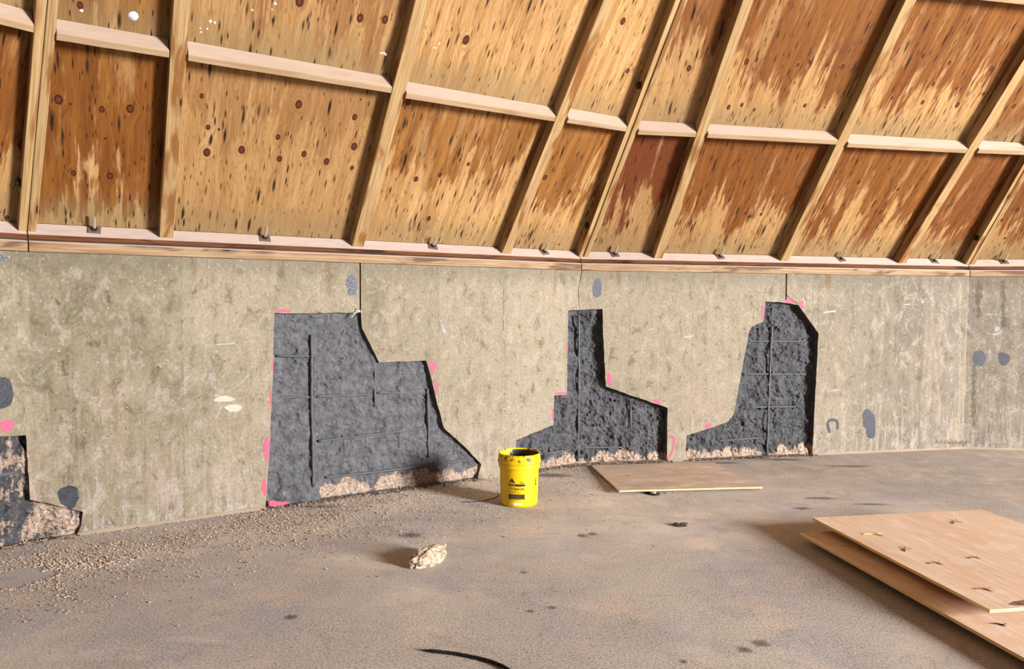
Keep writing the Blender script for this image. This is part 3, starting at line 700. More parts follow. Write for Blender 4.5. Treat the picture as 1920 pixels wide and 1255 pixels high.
def sheet(k, row, bay):
    w0, w1 = ROWS[row] + .003, ROWS[row + 1] - .003
    if row == 0: w0 = 0.0
    q = RD + .0005
    def lim(w):
        l = hip(k, 0, w, q) + .004 if bay == 0 else rlat(k, bay - 1, w) + .002
        r = hip(k, 1, w, q) - .004 if bay == 3 else rlat(k, bay, w) - .002
        return l, r
    nu, nw = (8 if bay in (0, 3) else 14), 14
    rr = random.Random(k * 97 + row * 13 + bay)
    kn = [(a, b, (.021 if k == 0 else .017) * rr.uniform(.55, 1.05)) for a, b in KN.get(k, []) if w0 < b < w1]
    if row > 1 or k not in (0, 1): kn += [(rr.uniform(*lim((w0 + w1) / 2)), rr.uniform(w0, w1), rr.uniform(.012, .022)) for _ in range(4)]
    verts, faces, uv, kv = [], [], [], []
    cc = []
    for j in range(nw + 1):
        w = w0 + (w1 - w0) * j / nw; l, r = lim(w)
        for i in range(nu + 1):
            lat = l + (r - l) * i / nu; verts.append(roofp(k, lat, w, q)); cc.append((lat, w))
    nf = len(verts)
    for j in range(nw):
        for i in range(nu):
            a = j * (nu + 1) + i; f = (a, a + 1, a + nu + 2, a + nu + 1); faces.append(f)
            m = ((cc[f[0]][0] + cc[f[2]][0]) / 2, (cc[f[0]][1] + cc[f[2]][1]) / 2)
            best = min(kn, key=lambda t: (t[0] - m[0]) ** 2 + (t[1] - m[1]) ** 2) if kn else (99, 99, .02)
            for vtx in f:
                uv.append((cc[vtx][0] + k * 5, cc[vtx][1] - w0)); kv.append((cc[vtx][0] - best[0], cc[vtx][1] - best[1], best[2]))
    # back and edges, 11 mm thick
    b = len(verts); cidx = [0, nu, nf - 1, nf - 1 - nu]
    for c in cidx: verts.append(roofp(k, cc[c][0], cc[c][1], q + .011))
    ex = [(b, b + 3, b + 2, b + 1)] + [(cidx[i], cidx[(i + 1) % 4], b + (i + 1) % 4, b + i) for i in range(4)]
    for f in ex:
        faces.append(f); uv += [(0, 0), (.5, 0), (.5, .01), (0, .01)]; kv += [(9, 9, .02)] * 4
    me = bpy.data.meshes.new('plywood_panel'); me.from_pydata([tuple(v) for v in verts], [], faces)
    me.uv_layers.new(name='UVMap').data.foreach_set('uv', [c for p in uv for c in p])
    me.attributes.new('knot', 'FLOAT_VECTOR', 'CORNER').data.foreach_set('vector', [c for p in kv for c in p])
    me.materials.append(M_ply)
    o = bpy.data.objects.new('plywood_panel', me); COL.objects.link(o); o.parent = ceiling
    s = STN.get((k, row, bay), (rr.uniform(.6, 1), rr.uniform(.2, .7), rr.uniform(.1, .6)))
    o.color = (s[0], s[1], s[2], (k * 7 + row * 3 + bay * 1.7 + 20) / 40)
    return o
for k in range(-2, 4):
    for row in range(4):
        for bay in range(4): sheet(k, row, bay)
def beam(name, fn, mat, parent, n=10, uo=0.0, bevel=.003):
    """fn(t)-> four corners; lofted from t=0 to 1"""
    mb = MB(); rings = [fn(i / n) for i in range(n + 1)]
    wd = [(rings[0][(i + 1) % 4] - rings[0][i]).length for i in range(4)]; acc = 0
    for i in range(n):
        L = (rings[i + 1][0] - rings[i][0]).length; off = 0
        for j in range(4):
            jj = (j + 1) % 4
            mb.face([rings[i][j], rings[i + 1][j], rings[i + 1][jj], rings[i][jj]], [(acc + uo, off), (acc + L + uo, off), (acc + L + uo, off + wd[j]), (acc + uo, off + wd[j])])
            off += wd[j] + .017
        acc += L
    mb.face(rings[0], [(0, 0), (0, .09), (.09, .09), (.09, 0)]); mb.face(rings[-1][::-1], [(0, 0), (0, .09), (.09, .09), (.09, 0)])
    return mb.build(name, mat, parent, bevel=bevel)
for k in range(-2, 4):
    for i in range(3):
        ph = random.uniform(0, 50)
        def fr(t, k=k, i=i, ph=ph):
            w = t * 5.2; c = rlat(k, i, w) + .0015 * fbm(w * 2, ph)
            hw = RW - (.004 if i == 0 else .001) + .0012 * fbm(w * 5, ph + 3)
            return [roofp(k, c - hw, w, 0), roofp(k, c + hw, w, 0), roofp(k, c + hw, w, RD), roofp(k, c - hw, w, RD)]
        beam('rafter', fr, M_raft, ceiling, 26, random.uniform(0, 9))
    for side in (0, 1):                       # doubled hip rafters, one member per facet
        sg = 1 if side == 0 else -1; ph = random.uniform(0, 50)
        def fr(t, k=k, side=side, sg=sg, ph=ph):
            w = t * 5.2; o = []
            for dl, q in ((.0015, 0), (.046, 0), (.046, RD), (.0015, RD)):
                o.append(roofp(k, hip(k, side, w, q) + sg * (dl + (.0008 * fbm(w * 4, ph) if dl > .01 else 0)), w, q))
            return o if sg > 0 else [o[1], o[0], o[3], o[2]]
        beam('hip_rafter', fr, M_raft, ceiling, 26, random.uniform(0, 9))
# blocking between the rafters
for k in range(-2, 4):
    for row in (1, 2, 3, 4):
        for bay in range(4):
            wb = 1.1876 + (row - 1) * 1.205 + {0: .0, 1: .006, 2: -.004, 3: .010}[bay] * (1 if row < 3 else -1)
            def lim(w, q):
                l = hip(k, 0, w, q) + .0475 if bay == 0 else rlat(k, bay - 1, w) + RW + .0005
                r = hip(k, 1, w, q) - .0475 if bay == 3 else rlat(k, bay, w) - RW - .0005
                return l, r
            jl, jr = -.016 + random.uniform(-.004, .004), random.uniform(-.004, .003)
            def fb(t, k=k):
                o = []; qf = jl + (jr - jl) * t; dw = .0015 * fbm(t * 4 + bay * 9, row + k * 5)
                for w, q in ((wb + dw, qf), (wb + BT, qf), (wb + BT + .034, RD - .001), (wb + dw + .030, RD - .001)):
                    l, r = lim(w, q); o.append(roofp(k, l + (r - l) * t, w, q))
                return o
            beam('blocking', fb, M_block, ceiling, 8, random.uniform(0, 9))
# paint blobs on the sheathing
def blob(k, lat, w, r, mat, q=RD, n=9, label=None, name='paint_blob'):
    V = []; F = []
    for ring, (rr, h) in enumerate(((1, 0), (.75, .5), (.3, .8))):
        for i in range(n):
            g = 2 * pi * i / n; x = r * rr * random.uniform(.75, 1.1)
            V.append(roofp(k, lat + math.cos(g) * x, w + math.sin(g) * x, q - h * r * .3 + .0006))
    V.append(roofp(k, lat, w, q - r * .27))
    for a in (0, 1):
        for i in range(n): j = (i + 1) % n; F.append((a * n + i, a * n + j, (a + 1) * n + j, (a + 1) * n + i))
    for i in range(n): F.append((2 * n + i, 2 * n + (i + 1) % n, 3 * n))
    o = link_mesh(name, V, F, mat, ceiling, True)
    if label: o['label'] = label
    return o
M_pb = plain('pale_blue_paint', (176, 192, 204), .6, .3); M_pw = plain('chalky_white_drip', (226, 220, 210), .7, .2)
blob(0, .521, 1.344, .026, M_pb, label='pale blue paint blob on an upper sheathing panel')
for a, b in ((.894,1.394),(.915,1.391),(.845,1.345),(.88,1.35),(.85,1.325),(1.891,1.404),(1.905,1.398),(1.875,1.402),(1.202,1.525),(1.215,1.56),(.288,1.322),(2.227,1.531),(2.21,1.5),(1.10,1.50),(1.33,1.62)):
    blob(0, a, b, random.uniform(.004, .009), M_pw)
# white paint smears on the blocking beside rafters
for k, bay in ((0, 1), (0, 0), (0, 2), (1, 0), (1, 1)):
    l = (hip(k, 0, 1.2) + .07) if bay == 0 else rlat(k, bay - 1, 1.2) + RW + .04
    wb = 1.1876 + {0: .0, 1: .006, 2: -.004, 3: .010}[bay] + BT + .001
    for _ in range(3 if bay == 1 else 1):
        x = l + random.uniform(0, .5 if bay == 1 else .05); V = []; n = 8; rx, ry = random.uniform(.02, .09), random.uniform(.004, .010)
        for i in range(n): g = 2 * pi * i / n; V.append(roofp(k, x + rx * math.cos(g), wb, .012 + ry * math.sin(g) * random.uniform(.6, 1.3)))
        link_mesh('paint_blob', V, [tuple(range(n))], M_pb, ceiling)
def bolt_plate(k, lat, w, q, ax):   # square washer and nut on the side of a hip rafter
    V, F = [], []
    def addb(hx, h0, h1, n, rot):
        b = len(V)
        for h in (h0, h1):
            for i in range(n):
                g = rot + 2 * pi * i / n; V.append(roofp(k, lat - h, w + hx * math.sin(g), q + hx * math.cos(g)))
        for i in range(n): j = (i + 1) % n; F.append((b + i, b + j, b + n + j, b + n + i))
        F.append(tuple(b + n + i for i in range(n))); F.append(tuple(b + i for i in range(n - 1, -1, -1)))
    addb(.036, 0, .006, 4, .3); addb(.016, .006, .02, 6, .1)
    o = link_mesh('bolt', V, F, M_bolt, ceiling)
    return o
for k, w in ((0, .30), (0, 1.55), (1, .29), (1, 1.6), (-1, .3), (-1, 1.55)):
    bolt_plate(k, hip(k, 1, w, .045) - .0465, w, .045, 0)

# ------------------------------------------------------------------ plates on top of the wall
sill = MB()                              # bearing wedge hidden behind the two plates
for k in range(-2, 4):
    u = fdir(k); ni = Vector((u.y, -u.x))
    pr = [(-.02, 1.7215), (-.02, 1.772), (-.13, 1.80), (-.22, 1.78), (-.22, 1.7215)]
    r0 = [CN[k] + u * (a * TT) + ni * a for a, z in pr]; r1 = [CN[k] + u * (LEN - a * TT) + ni * a for a, z in pr]
    for i in range(5):
        j = (i + 1) % 5
        sill.face([(r0[i].x, r0[i].y, pr[i][1]), (r1[i].x, r1[i].y, pr[i][1]), (r1[j].x, r1[j].y, pr[j][1]), (r0[j].x, r0[j].y, pr[j][1])], [(0, i * .1), (4, i * .1), (4, i * .1 + .1), (0, i * .1 + .1)])
trim = tag(sill.build('trim_1', M_plate), kind='structure')
for k in range(-2, 4):
    u = fdir(k); ni = Vector((u.y, -u.x))
    g0, g1 = .002, .002
    def ft(t, k=k):
        o = []; dq = .0015 * fbm(t * 22, k * 3.1)
        for w, q in ((0, -.030 + dq), (-.038 + dq * .6, -.030 + dq), (-.038, .0885), (0, .0885)):
            l, r = hip(k, 0, w, q) - HSH.get(k, 0) + g0, hip(k, 1, w, q) - HSH.get(k + 1, 0) - g1
            o.append(roofp(k, l + (r - l) * t, w, q))
        return o
    beam('top_plate', ft, M_top, trim, 30, random.uniform(0, 9), .003)
    def fl(t, k=k):
        # five-sided profile handled as two quads: vertical face with chamfered top
        o = []; da = .0012 * fbm(t * 18, k * 5.7 + 3)
        for a, z in ((.012 + da, 1.7225), (.012 + da, 1.781), (-.02, 1.7905), (-.02, 1.7225)):
            p = CN[k] + u * (a * TT + .003 + (LEN - 2 * a * TT - .006) * t) + ni * a; o.append(Vector((p.x, p.y, z)))
        return o
    beam('lower_plate', lambda t, k=k, u=u, ni=ni: fl(t, k), M_plate, trim, 30, random.uniform(0, 9), .002)
    # anchor bolts with square washers
    for lat in (.34, 1.362, 2.63, 3.665):
        lat += random.uniform(-.012, .012); rz = random.uniform(-.25, .25)
        V, F = [], []
        def ringb(c, q0, hx, w0, w1, n, rot):
            b = len(V)
            for w in (w0, w1):
                for i in range(n):
                    g = rot + 2 * pi * i / n; V.append(roofp(k, c + hx * math.cos(g), w, q0 + hx * math.sin(g)))
            for i in range(n): j = (i + 1) % n; F.append((b + i, b + j, b + n + j, b + n + i))
            F.append(tuple(b + n + i for i in range(n))); F.append(tuple(b + i for i in range(n - 1, -1, -1)))
        ringb(lat, .045, .010, .0, .096, 10, 0)
        rod = link_mesh('anchor_bolt', V, F, M_rod, trim)
        V, F = [], []; ringb(lat, .045, .050, .0008, .006, 4, pi / 4 + rz); link_mesh('washer', V, F, M_steel, rod)
        V, F = [], []; ringb(lat, .045, .018, .006, .020, 6, rz); link_mesh('nut', V, F, M_bolt, rod)

# ------------------------------------------------------------------ bucket
def mat_bucket():
    t = NT('yellow_pail', .42, .45); P = t.n('ShaderNodeTexCoord').outputs['Object']
    n = t.noise(P, 14, 4, .6); v = t.vor(P, 70); cc = t.sep(v.outputs['Color'])
    c = t.mix(t.mr(n, .4, .75, 0, .25), lin((226, 184, 8)), lin((206, 152, 6)))
    fl = t.math('MULTIPLY', t.mr(v.outputs['Distance'], .10, .2, 1, 0), t.math('GREATER_THAN', cc[0], .93))
    c = t.mix(t.math('MULTIPLY', fl, .85), c, lin((60, 50, 30)))
    X, Y, Z = t.sep(P)
    rim = t.math('MULTIPLY', t.mr(Z, .27, .35), t.mr(t.noise(t.sc(P, 38, 38, 22), 1, 4, .65), .56, .60))
    c = t.mix(rim, c, lin((46, 42, 38)))
    return t.out(c)
def mat_inner():
    t = NT('pail_inside_residue', .5, .4); P = t.n('ShaderNodeTexCoord').outputs['Object']
    X, Y, Z = t.sep(P); n = t.noise(t.sc(P, 34, 34, 5), 1, 3, .6)
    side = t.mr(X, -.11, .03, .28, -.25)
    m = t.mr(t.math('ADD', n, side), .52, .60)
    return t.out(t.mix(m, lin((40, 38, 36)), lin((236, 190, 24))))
BX, BY = .058, 5.075
bucket = empty('bucket', (BX, BY, 0), 0)
tag(bucket, 'open yellow plastic pail with black printing, standing on the floor near the wall', 'bucket')
M_by, M_bi, M_blk = mat_bucket(), mat_inner(), plain('black_print', (44, 38, 30), .6, .3)
def lathe(prof, n=48):
    V, F = [], []
    for i, (r, z) in enumerate(prof):
        for j in range(n): g = 2 * pi * j / n; V.append((r * math.cos(g), r * math.sin(g), z))
        if i:
            for j in range(n): k = (j + 1) % n; F.append(((i - 1) * n + j, (i - 1) * n + k, i * n + k, i * n + j))
    return V, F
BH = .372
prof = [(.0, .0), (.118, .0), (.126, .003), (.1315, .012), (.133, .03), (.1395, .268)]
v, f = lathe(prof); body = link_mesh('body', v, f, M_by, bucket, True)
def brad(z): return .133 + (z - .03) * (.0065 / .238)
bands = [(.1395, .268), (.147, .270), (.148, .275), (.148, .290), (.1475, .296), (.1425, .299), (.1425, .301), (.149, .303), (.150, .308), (.150, .322), (.149, .327), (.143, .330), (.143, .333), (.150, .336), (.152, .341), (.151, .348), (.145, .352), (.145, .362), (.1485, .366), (.1485, .371), (.145, BH), (.141, BH - .002), (.1395, BH - .01)]
v, f = lathe(bands); link_mesh('rim', v, f, M_by, bucket, True)
v, f = lathe([(.1395, BH - .01), (.1365, .25), (.1295, .03), (.1, .012), (.0, .012)]); link_mesh('inner_wall', v, f, M_bi, bucket, True)
v, f = lathe([(.0, .075), (.05, .078), (.10, .072), (.1300, .08)], 24)
link_mesh('residue', v, f, plain('black_residue', (34, 32, 31), .5, .4), bucket, True)
def onbody(x, z, lift=.0008):
    """x = arc distance along the front (towards camera), z height"""
    r = brad(z) + lift; g = -pi / 2 + x / r; return (r * math.cos(g), r * math.sin(g), z)
def rectp(name, x0, x1, z0, z1, mat, lift=.0008):
    n = max(1, int((x1 - x0) / .008)); V = []; F = []
    for i in range(n + 1):
        x = x0 + (x1 - x0) * i / n; V += [onbody(x, z0, lift), onbody(x, z1, lift)]
        if i: F.append((2 * i - 2, 2 * i, 2 * i + 1, 2 * i - 1))
    return link_mesh(name, V, F, mat, bucket)
def textp(body_t, x0, z0, size, mat, name, xs=1.0, off=0.0):
    cu = bpy.data.curves.new('t', 'FONT'); cu.body = body_t; cu.size = size; cu.offset = off; cu.resolution_u = 3
    to = bpy.data.objects.new('t', cu); COL.objects.link(to)
    dg = bpy.context.evaluated_depsgraph_get(); dg.update()
    me = bpy.data.meshes.new_from_object(to.evaluated_get(dg))
    bpy.data.objects.remove(to); me.name = name
    bm = bmesh.new(); bm.from_mesh(me)
    bmesh.ops.triangulate(bm, faces=bm.faces)
    bmesh.ops.subdivide_edges(bm, edges=[e for e in bm.edges if e.calc_length() > .01], cuts=1)
    for vv in bm.verts: vv.co = Vector(onbody(x0 + vv.co.x * xs, z0 + vv.co.y, .0011))
    bm.to_mesh(me); bm.free()
    me.materials.clear(); me.materials.append(mat)
    o = bpy.data.objects.new(name, me); COL.objects.link(o); o.parent = bucket; return o
# printing: arc coordinate measured from the side nearest the camera
tri = [(-.079, .179), (-.0325, .179), (-.056, .213)]
n = 6; V = []
for i in range(n + 1):
    t = i / n; x = tri[0][0] + (tri[1][0] - tri[0][0]) * t; ztop = .179 + (.213 - .179) * (1 - abs(x - tri[2][0]) / .0235)
    V += [onbody(x, .179, .0009), onbody(x, max(ztop, .1792), .0009)]
link_mesh('logo', V, [(2 * i, 2 * i + 2, 2 * i + 3, 2 * i + 1) for i in range(n)], M_blk, bucket)
M_yl = plain('yellow_lettering', (236, 190, 30), .5, .3)
textp('Sika', -.068, .182, .011, M_yl, 'lettering', .9)
rectp('print_bar', -.083, .038, .155, .171, M_blk)
textp('Construction', -.080, .159, .010, M_yl, 'lettering', .9)
textp('110 EpoCem', -.080, .130, .0255, M_blk, 'lettering', .84, .0003)
textp('Bonding agent and', -.080, .116, .0105, M_blk, 'lettering', .92, 0)
textp('Reinforcement Protection', -.080, .105, .0090, M_blk, 'lettering', .92, 0)
rectp('print_bar', -.082, .036, .062, .098, M_blk)
for z, x1 in ((.088, .02), (.080, .005), (.0715, .022), (.066, .03)): rectp('print_line', -.076, x1, z, z + .0012, plain('faint_print', (150, 124, 50), .6, .3), .0012)
textp('Net 15.8 kg', -.078, .050, .0095, M_blk, 'lettering', .9)
rectp('print_line', -.001, .032, .1765, .181, M_blk)
textp('A B C', .000, .186, .011, M_blk, 'lettering', .9)
rectp('sticker', -.048, .016, .020, .038, plain('white_sticker', (232, 218, 186), .6, .3), .0010)
for z0, z1 in ((.19, .20), (.172, .186), (.150, .166)): rectp('print_bar', .128, .143, z0, z1, M_blk)
# moulded ears where a handle would clip in
for sx in (-1, 1):
    V, F = [], []
    for r0, h in ((.017, 0), (.015, .012), (.006, .014)):
        for i in range(12): g = 2 * pi * i / 12; V.append((sx * (.1475 + h * .5), r0 * math.cos(g), .312 + r0 * math.sin(g)))
    for a in (0, 1):
        for i in range(12): j = (i + 1) % 12; F.append((a * 12 + i, a * 12 + j, a * 12 + 12 + j, a * 12 + 12 + i))
    F.append(tuple(range(24, 36))); link_mesh('handle_ear', V, F, M_by, bucket)
bucket.rotation_euler = (0, 0, .02)

# ------------------------------------------------------------------ loose sheets of plywood
M_edge = (lambda t: t.out(t.mix(t.mr(t.math('SINE', t.math('MULTIPLY', t.sep(t.n('ShaderNodeTexCoord').outputs['Object'])[2], 1500.0)), -.2, .4), lin((228, 206, 150)), lin((196, 158, 108)))))(NT('plywood_edge', .8, .2))
def sheet_flat(name, origin, ang, wx, wy, th, rx, ry, label, col, rough_e=.0015, grain_y=True):
    """origin: front-left top corner; x along width, y away"""
    mb = MB(); nx, ny = 12, 12
    def pt(i, j, z):
        x = wx * i / nx; y = wy * j / ny
        if i in (0, nx): x += random.uniform(-1, 1) * rough_e
        if j in (0, ny): y += random.uniform(-1, 1) * rough_e
        return Vector((x, y, z))
    top = {(i, j): pt(i, j, 0) for i in range(nx + 1) for j in range(ny + 1)}
    for i in range(nx):
        for j in range(ny):
            q = [(i, j), (i + 1, j), (i + 1, j + 1), (i, j + 1)]
            mb.face([top[a] for a in q], [((top[a].y, top[a].x) if grain_y else (top[a].x, top[a].y)) for a in q], 0)
    dn = lambda p: p - Vector((0, 0, th))
    for i in range(nx):
        for j, fl in ((0, 1), (ny, -1)):
            a, b = top[(i, j)], top[(i + 1, j)]; mb.face([a, b, dn(b), dn(a)][::fl], None, 1)
    for j in range(ny):
        for i, fl in ((0, -1), (nx, 1)):
            a, b = top[(i, j)], top[(i, j + 1)]; mb.face([a, b, dn(b), dn(a)][::fl], None, 1)
    mb.face([dn(top[a]) for a in ((0, 0), (0, ny), (nx, ny), (nx, 0))], [(0, 0), (wy, 0), (wy, wx), (0, wx)], 0)
    o = mb.build(name, [M_sheet, M_edge])
    o.location = origin; o.rotation_euler = (rx, ry, ang); o.color = col
    return tag(o, label, 'plywood sheet', 'loose plywood sheets on the floor')
sheet_flat('plywood_sheet', (.813, 5.308, .033), math.atan2(.135, 1.116), 1.13, .91, .012, -.020, 0, 'thin dusty plywood sheet on the floor against the wall right of the yellow pail', (*lin((160, 136, 110)), .55), grain_y=False)
sheet_flat('plywood_sheet', (2.20, 1.80, .058), math.atan2(.274, 1.515), 1.22, 2.51, .015, 0, 0, 'lower larger plywood sheet of the pair at the right edge, its left strip exposed', (*lin((206, 140, 96)), 1)).location = (2.199, 1.799, .058)
sheet_flat('plywood_sheet', (2.092, 3.058, .118), .163, 1.2, 1.345, .015, 0, 0, 'upper plywood sheet resting on another sheet, with a grey smudge at its front edge', (*lin((214, 170, 120)), .92))
def block_at(name, c, size, ang, mat, label, cat='wood block', group=None):
    mb = MB(); x, y, z = size
    P = [Vector((sx * x / 2, -y / 2 if q in (0, 3) else y / 2, 0 if q in (0, 1) else z)) for sx in (-1, 1) for q in (0, 1, 2, 3)]
    mb.hexa(P); o = mb.build(name, mat, bevel=.002); o.location = c; o.rotation_euler = (0, 0, ang)
    return tag(o, label, cat, group)
block_at('wood_block', (2.55, 3.35, .0585), (.7, .07, .0440), .16, M_raft, 'batten between the two stacked plywood sheets, nearer the front')
block_at('wood_block', (2.45, 4.10, .0585), (.7, .07, .0440), .16, M_raft, 'batten between the two stacked plywood sheets, nearer the back')
block_at('wood_block', (2.6, 2.3, .0005), (.9, .08, .0420), .1, M_raft, 'batten on the floor under the front of the lower plywood sheet')
block_at('wood_block', (2.4, 3.9, .0005), (.9, .08, .0420), .1, M_raft, 'batten on the floor under the back of the lower plywood sheet')
# grey smudge along the front edge of the upper sheet
V, F = [], []; up = Matrix.Rotation(.163, 3, 'Z')
pl = [(.13, .035), (.17, .055), (.25, .075), (.34, .08), (.46, .08), (.60, .075), (.62, .03), (.5, .02), (.36, .018), (.25, .012), (.16, .018)]
V = [Vector((2.092, 3.058, .1186)) + up @ Vector((x + random.uniform(-.006, .006), y + random.uniform(-.004, .004), 0)) for x, y in pl]
_t = NT('grey_smudge', .85, .1); _n = _t.noise(_t.sc(_t.n('ShaderNodeTexCoord').outputs['Object'], 20, 80, 20), 1, 4, .7)
M_smg = _t.out(_t.mix(_t.mr(_n, .4, .65), lin((92, 76, 66)), lin((160, 128, 98))))
sm = link_mesh('smudge', V, [tuple(range(len(V)))], M_smg, None)
_p = bpy.data.objects['plywood_sheet.002']; sm.parent = _p; sm.matrix_parent_inverse = Matrix.LocRotScale(_p.location, _p.rotation_euler.to_quaternion(), (1, 1, 1)).inverted()
# dark lid under the front of the far sheet
lid = empty('round_lid', (1.075, 5.335, 0)); tag(lid, 'small round dark lid propping the front edge of the plywood sheet by the wall', 'lid')
v, f = lathe([(0, .0), (.046, .0), (.048, .002), (.046, .008), (.03, .010), (.0, .010)], 24); link_mesh('base', v, f, M_bolt, lid, True)
v, f = lathe([(.0, .0102), (.024, .0102), (.024, .018), (.0, .0185)], 20); link_mesh('cap', v, f, plain('silver_cap', (196, 190, 184), .3, .5, .6), lid, True)

# splinters and straw bits on the sheets and the floor
M_twig = plain('dry_bark', (120, 84, 52), .9, .1); M_twig2 = plain('pale_splinter', (196, 160, 104), .8, .1)
def twig(loc, L, ang, label, bend=.3, rad=.003, mat=None, branch=True, group='splinters and bark bits on the plywood', lift=.0):
    pts = []; d = Vector((math.cos(ang), math.sin(ang), 0)); sd = Vector((-d.y, d.x, 0))
    for i in range(6):
        t = i / 5; pts.append(Vector(loc) + d * L * t + sd * L * bend * math.sin(t * 3) + Vector((0, 0, rad * .9 + lift * t)))
    v, f = tube(pts, rad, 6, .2, True, [.6, 1, 1.1, .9, .7, .3])
    if branch:
        p0 = pts[3]; b = [p0, p0 + (d * .5 + sd * .4 + Vector((0, 0, .08))) * L * .25, p0 + (d * .8 + sd * .8 + Vector((0, 0, .12))) * L * .4]
        v2, f2 = tube(b, rad * .6, 5, .2); o = len(v); v += v2; f += [tuple(i + o for i in q) for q in f2]
    tag(link_mesh('wood_splinter', v, f, mat or M_twig), label, 'splinter', group)
for loc, L, a, lab, m in (((2.03, 4.06, .118), .11, -.4, 'forked splinter near the left corner of the upper plywood sheet', M_twig2), ((2.12, 3.78, .118), .07, .6, 'curled bark bit on the left part of the upper sheet, second from its back corner', M_twig),
        ((2.14, 3.60, .118), .07, -.2, 'flat dark bark bit on the left edge of the upper sheet, third from its back', M_twig), ((2.68, 4.27, .118), .09, .3, 'dark bark bit near the back edge of the upper plywood sheet', M_twig),
        ((2.40, 3.68, .118), .06, -.1, 'small dark bark bit in the middle of the upper plywood sheet', M_twig), ((2.17, 3.28, .118), .07, -.5, 'forked splinter near the front left corner of the upper sheet', M_twig),
        ((1.90, 4.05, .058), .12, -1.2, 'thin pale splinter on the exposed strip of the lower sheet', M_twig2), ((2.10, 3.05, .058), .05, -.7, 'black chip on the lower sheet by the upper sheet corner', M_bolt)):
    twig(loc, L, a, lab, mat=m)

# ------------------------------------------------------------------ things on the floor
def lump(name, c, size, mat, seed, sub=3, amp=.35, rz=0, flat=0):
    bm = bmesh.new(); bmesh.ops.create_icosphere(bm, subdivisions=sub, radius=1)
    for v in bm.verts:
        n = 1 + amp * fbm(v.co.x * 1.6 + seed, v.co.y * 1.6, v.co.z * 1.6 + seed, 4) + amp * .3 * (noise.cell(v.co * 3.2 + Vector((seed, 0, 0))) - .5)
        v.co = Vector((v.co.x * size[0] * n, v.co.y * size[1] * n, max(-size[2] * .5, v.co.z * size[2] * n)))
    mz = min(v.co.z for v in bm.verts)
    for v in bm.verts: v.co.z -= mz
    me = bpy.data.meshes.new(name); bm.to_mesh(me); bm.free(); me.materials.append(mat)
    o = bpy.data.objects.new(name, me); COL.objects.link(o); o.location = c; o.rotation_euler = (0, 0, rz); return o
_t = NT('broken_concrete', .95, .1); _n = _t.noise(_t.n('ShaderNodeTexCoord').outputs['Object'], 45, 5, .7)
_t.bump(_n, .8, .006); M_chunk = _t.out(_t.mix(_t.mr(_n, .35, .65), lin((140, 120, 102)), lin((190, 174, 154))))
ch = lump('concrete_chunk', (-.452, 3.90, .0), (.140, .062, .056), M_chunk, 3.3, 4, .22, .98)
tag(ch, 'pale elongated chunk of broken concrete lying on the floor left of the pail', 'rubble')
for i in range(10):
    t = random.uniform(-.16, .15); p = (-.452 + .56 * t + random.uniform(-.03, .03), 3.90 + .83 * t + random.uniform(-.03, .03), 0)
    c = lump('rubble_lump', (0, 0, 0), (random.uniform(.012, .028),) * 2 + (random.uniform(.01, .03),), M_chunk, i * 3.1, 2, .5)
    c.parent = ch; c.location = (t, random.uniform(-.04, .04), 0)
tag(lump('stone', (1.455, 6.63, 0), (.030, .028, .030), plain('coated_stone', (48, 46, 46), .5, .3), 8, 3, .3), 'round black-coated stone at the right foot of the narrow repair', 'stone')
lf = lump('bark_scrap', (1.09, 4.58, 0), (.05, .022, .012), plain('dark_bark', (62, 50, 36), .8, .2), 5, 3, .9, .2)
tag(lf, 'crumpled dark bark scrap on the floor right of the pail', 'debris')
# black braided cord entering from the bottom edge
def cord():
    pts = [(-.365, 2.890), (-.299, 2.874), (-.232, 2.862), (-.165, 2.838), (-.099, 2.812), (-.034, 2.768), (.012, 2.715), (.05, 2.63), (.06, 2.5), (.03, 2.35), (-.03, 2.25)]
    P = [Vector((x, y, .0085)) for x, y in pts]
    for _ in range(3):
        o = [P[0]]
        for a, b in zip(P, P[1:]): o += [a * .75 + b * .25, a * .25 + b * .75]
        P = o + [P[-1]]
    V, F = [], []; acc = 0
    for s in range(3):
        q = []; acc = 0; tp = []
        for i, p in enumerate(P):
            if i: acc += (p - P[i - 1]).length
            t = (P[min(i + 1, len(P) - 1)] - P[max(i - 1, 0)]).normalized(); sd = Vector((-t.y, t.x, 0)); g = acc * 190 + s * 2.094
            k = min(1, .25 + acc / .06); q.append(p + (sd * math.cos(g) + Vector((0, 0, math.sin(g)))) * .0042 * k - Vector((0, 0, .003 * (1 - k)))); tp.append(k)
        v, f = tube(q, .0042, 6, 0, True, tp); b = len(V); V += v; F += [tuple(i + b for i in x) for x in f]
    return link_mesh('cord', V, F, plain('black_cord', (34, 32, 32), .7, .2), None, True)
tag(cord(), 'black twisted cord lying on the floor at the bottom edge', 'cord')
v, f = tube([Vector(p) for p in ((-.36, 5.09, .003), (-.28, 5.085, .003), (-.2, 5.11, .003), (-.13, 5.18, .003), (-.09, 5.25, .003), (-.1, 5.33, .003))], .0025, 6)
tag(link_mesh('wire', v, f, M_bolt, None, True), 'thin dark bent wire on the floor in the shadow left of the pail', 'wire')
tag(link_mesh('wire_loop', *tube([Vector((-.158 + .022 * math.cos(a), 5.70 + .004 * math.sin(a), .026 + .021 * math.sin(a))) for a in [x * .5 for x in range(-1, 11)]], .003, 6), M_steel, None, True), 'small wire loop standing at the wall foot behind the pail', 'wire')
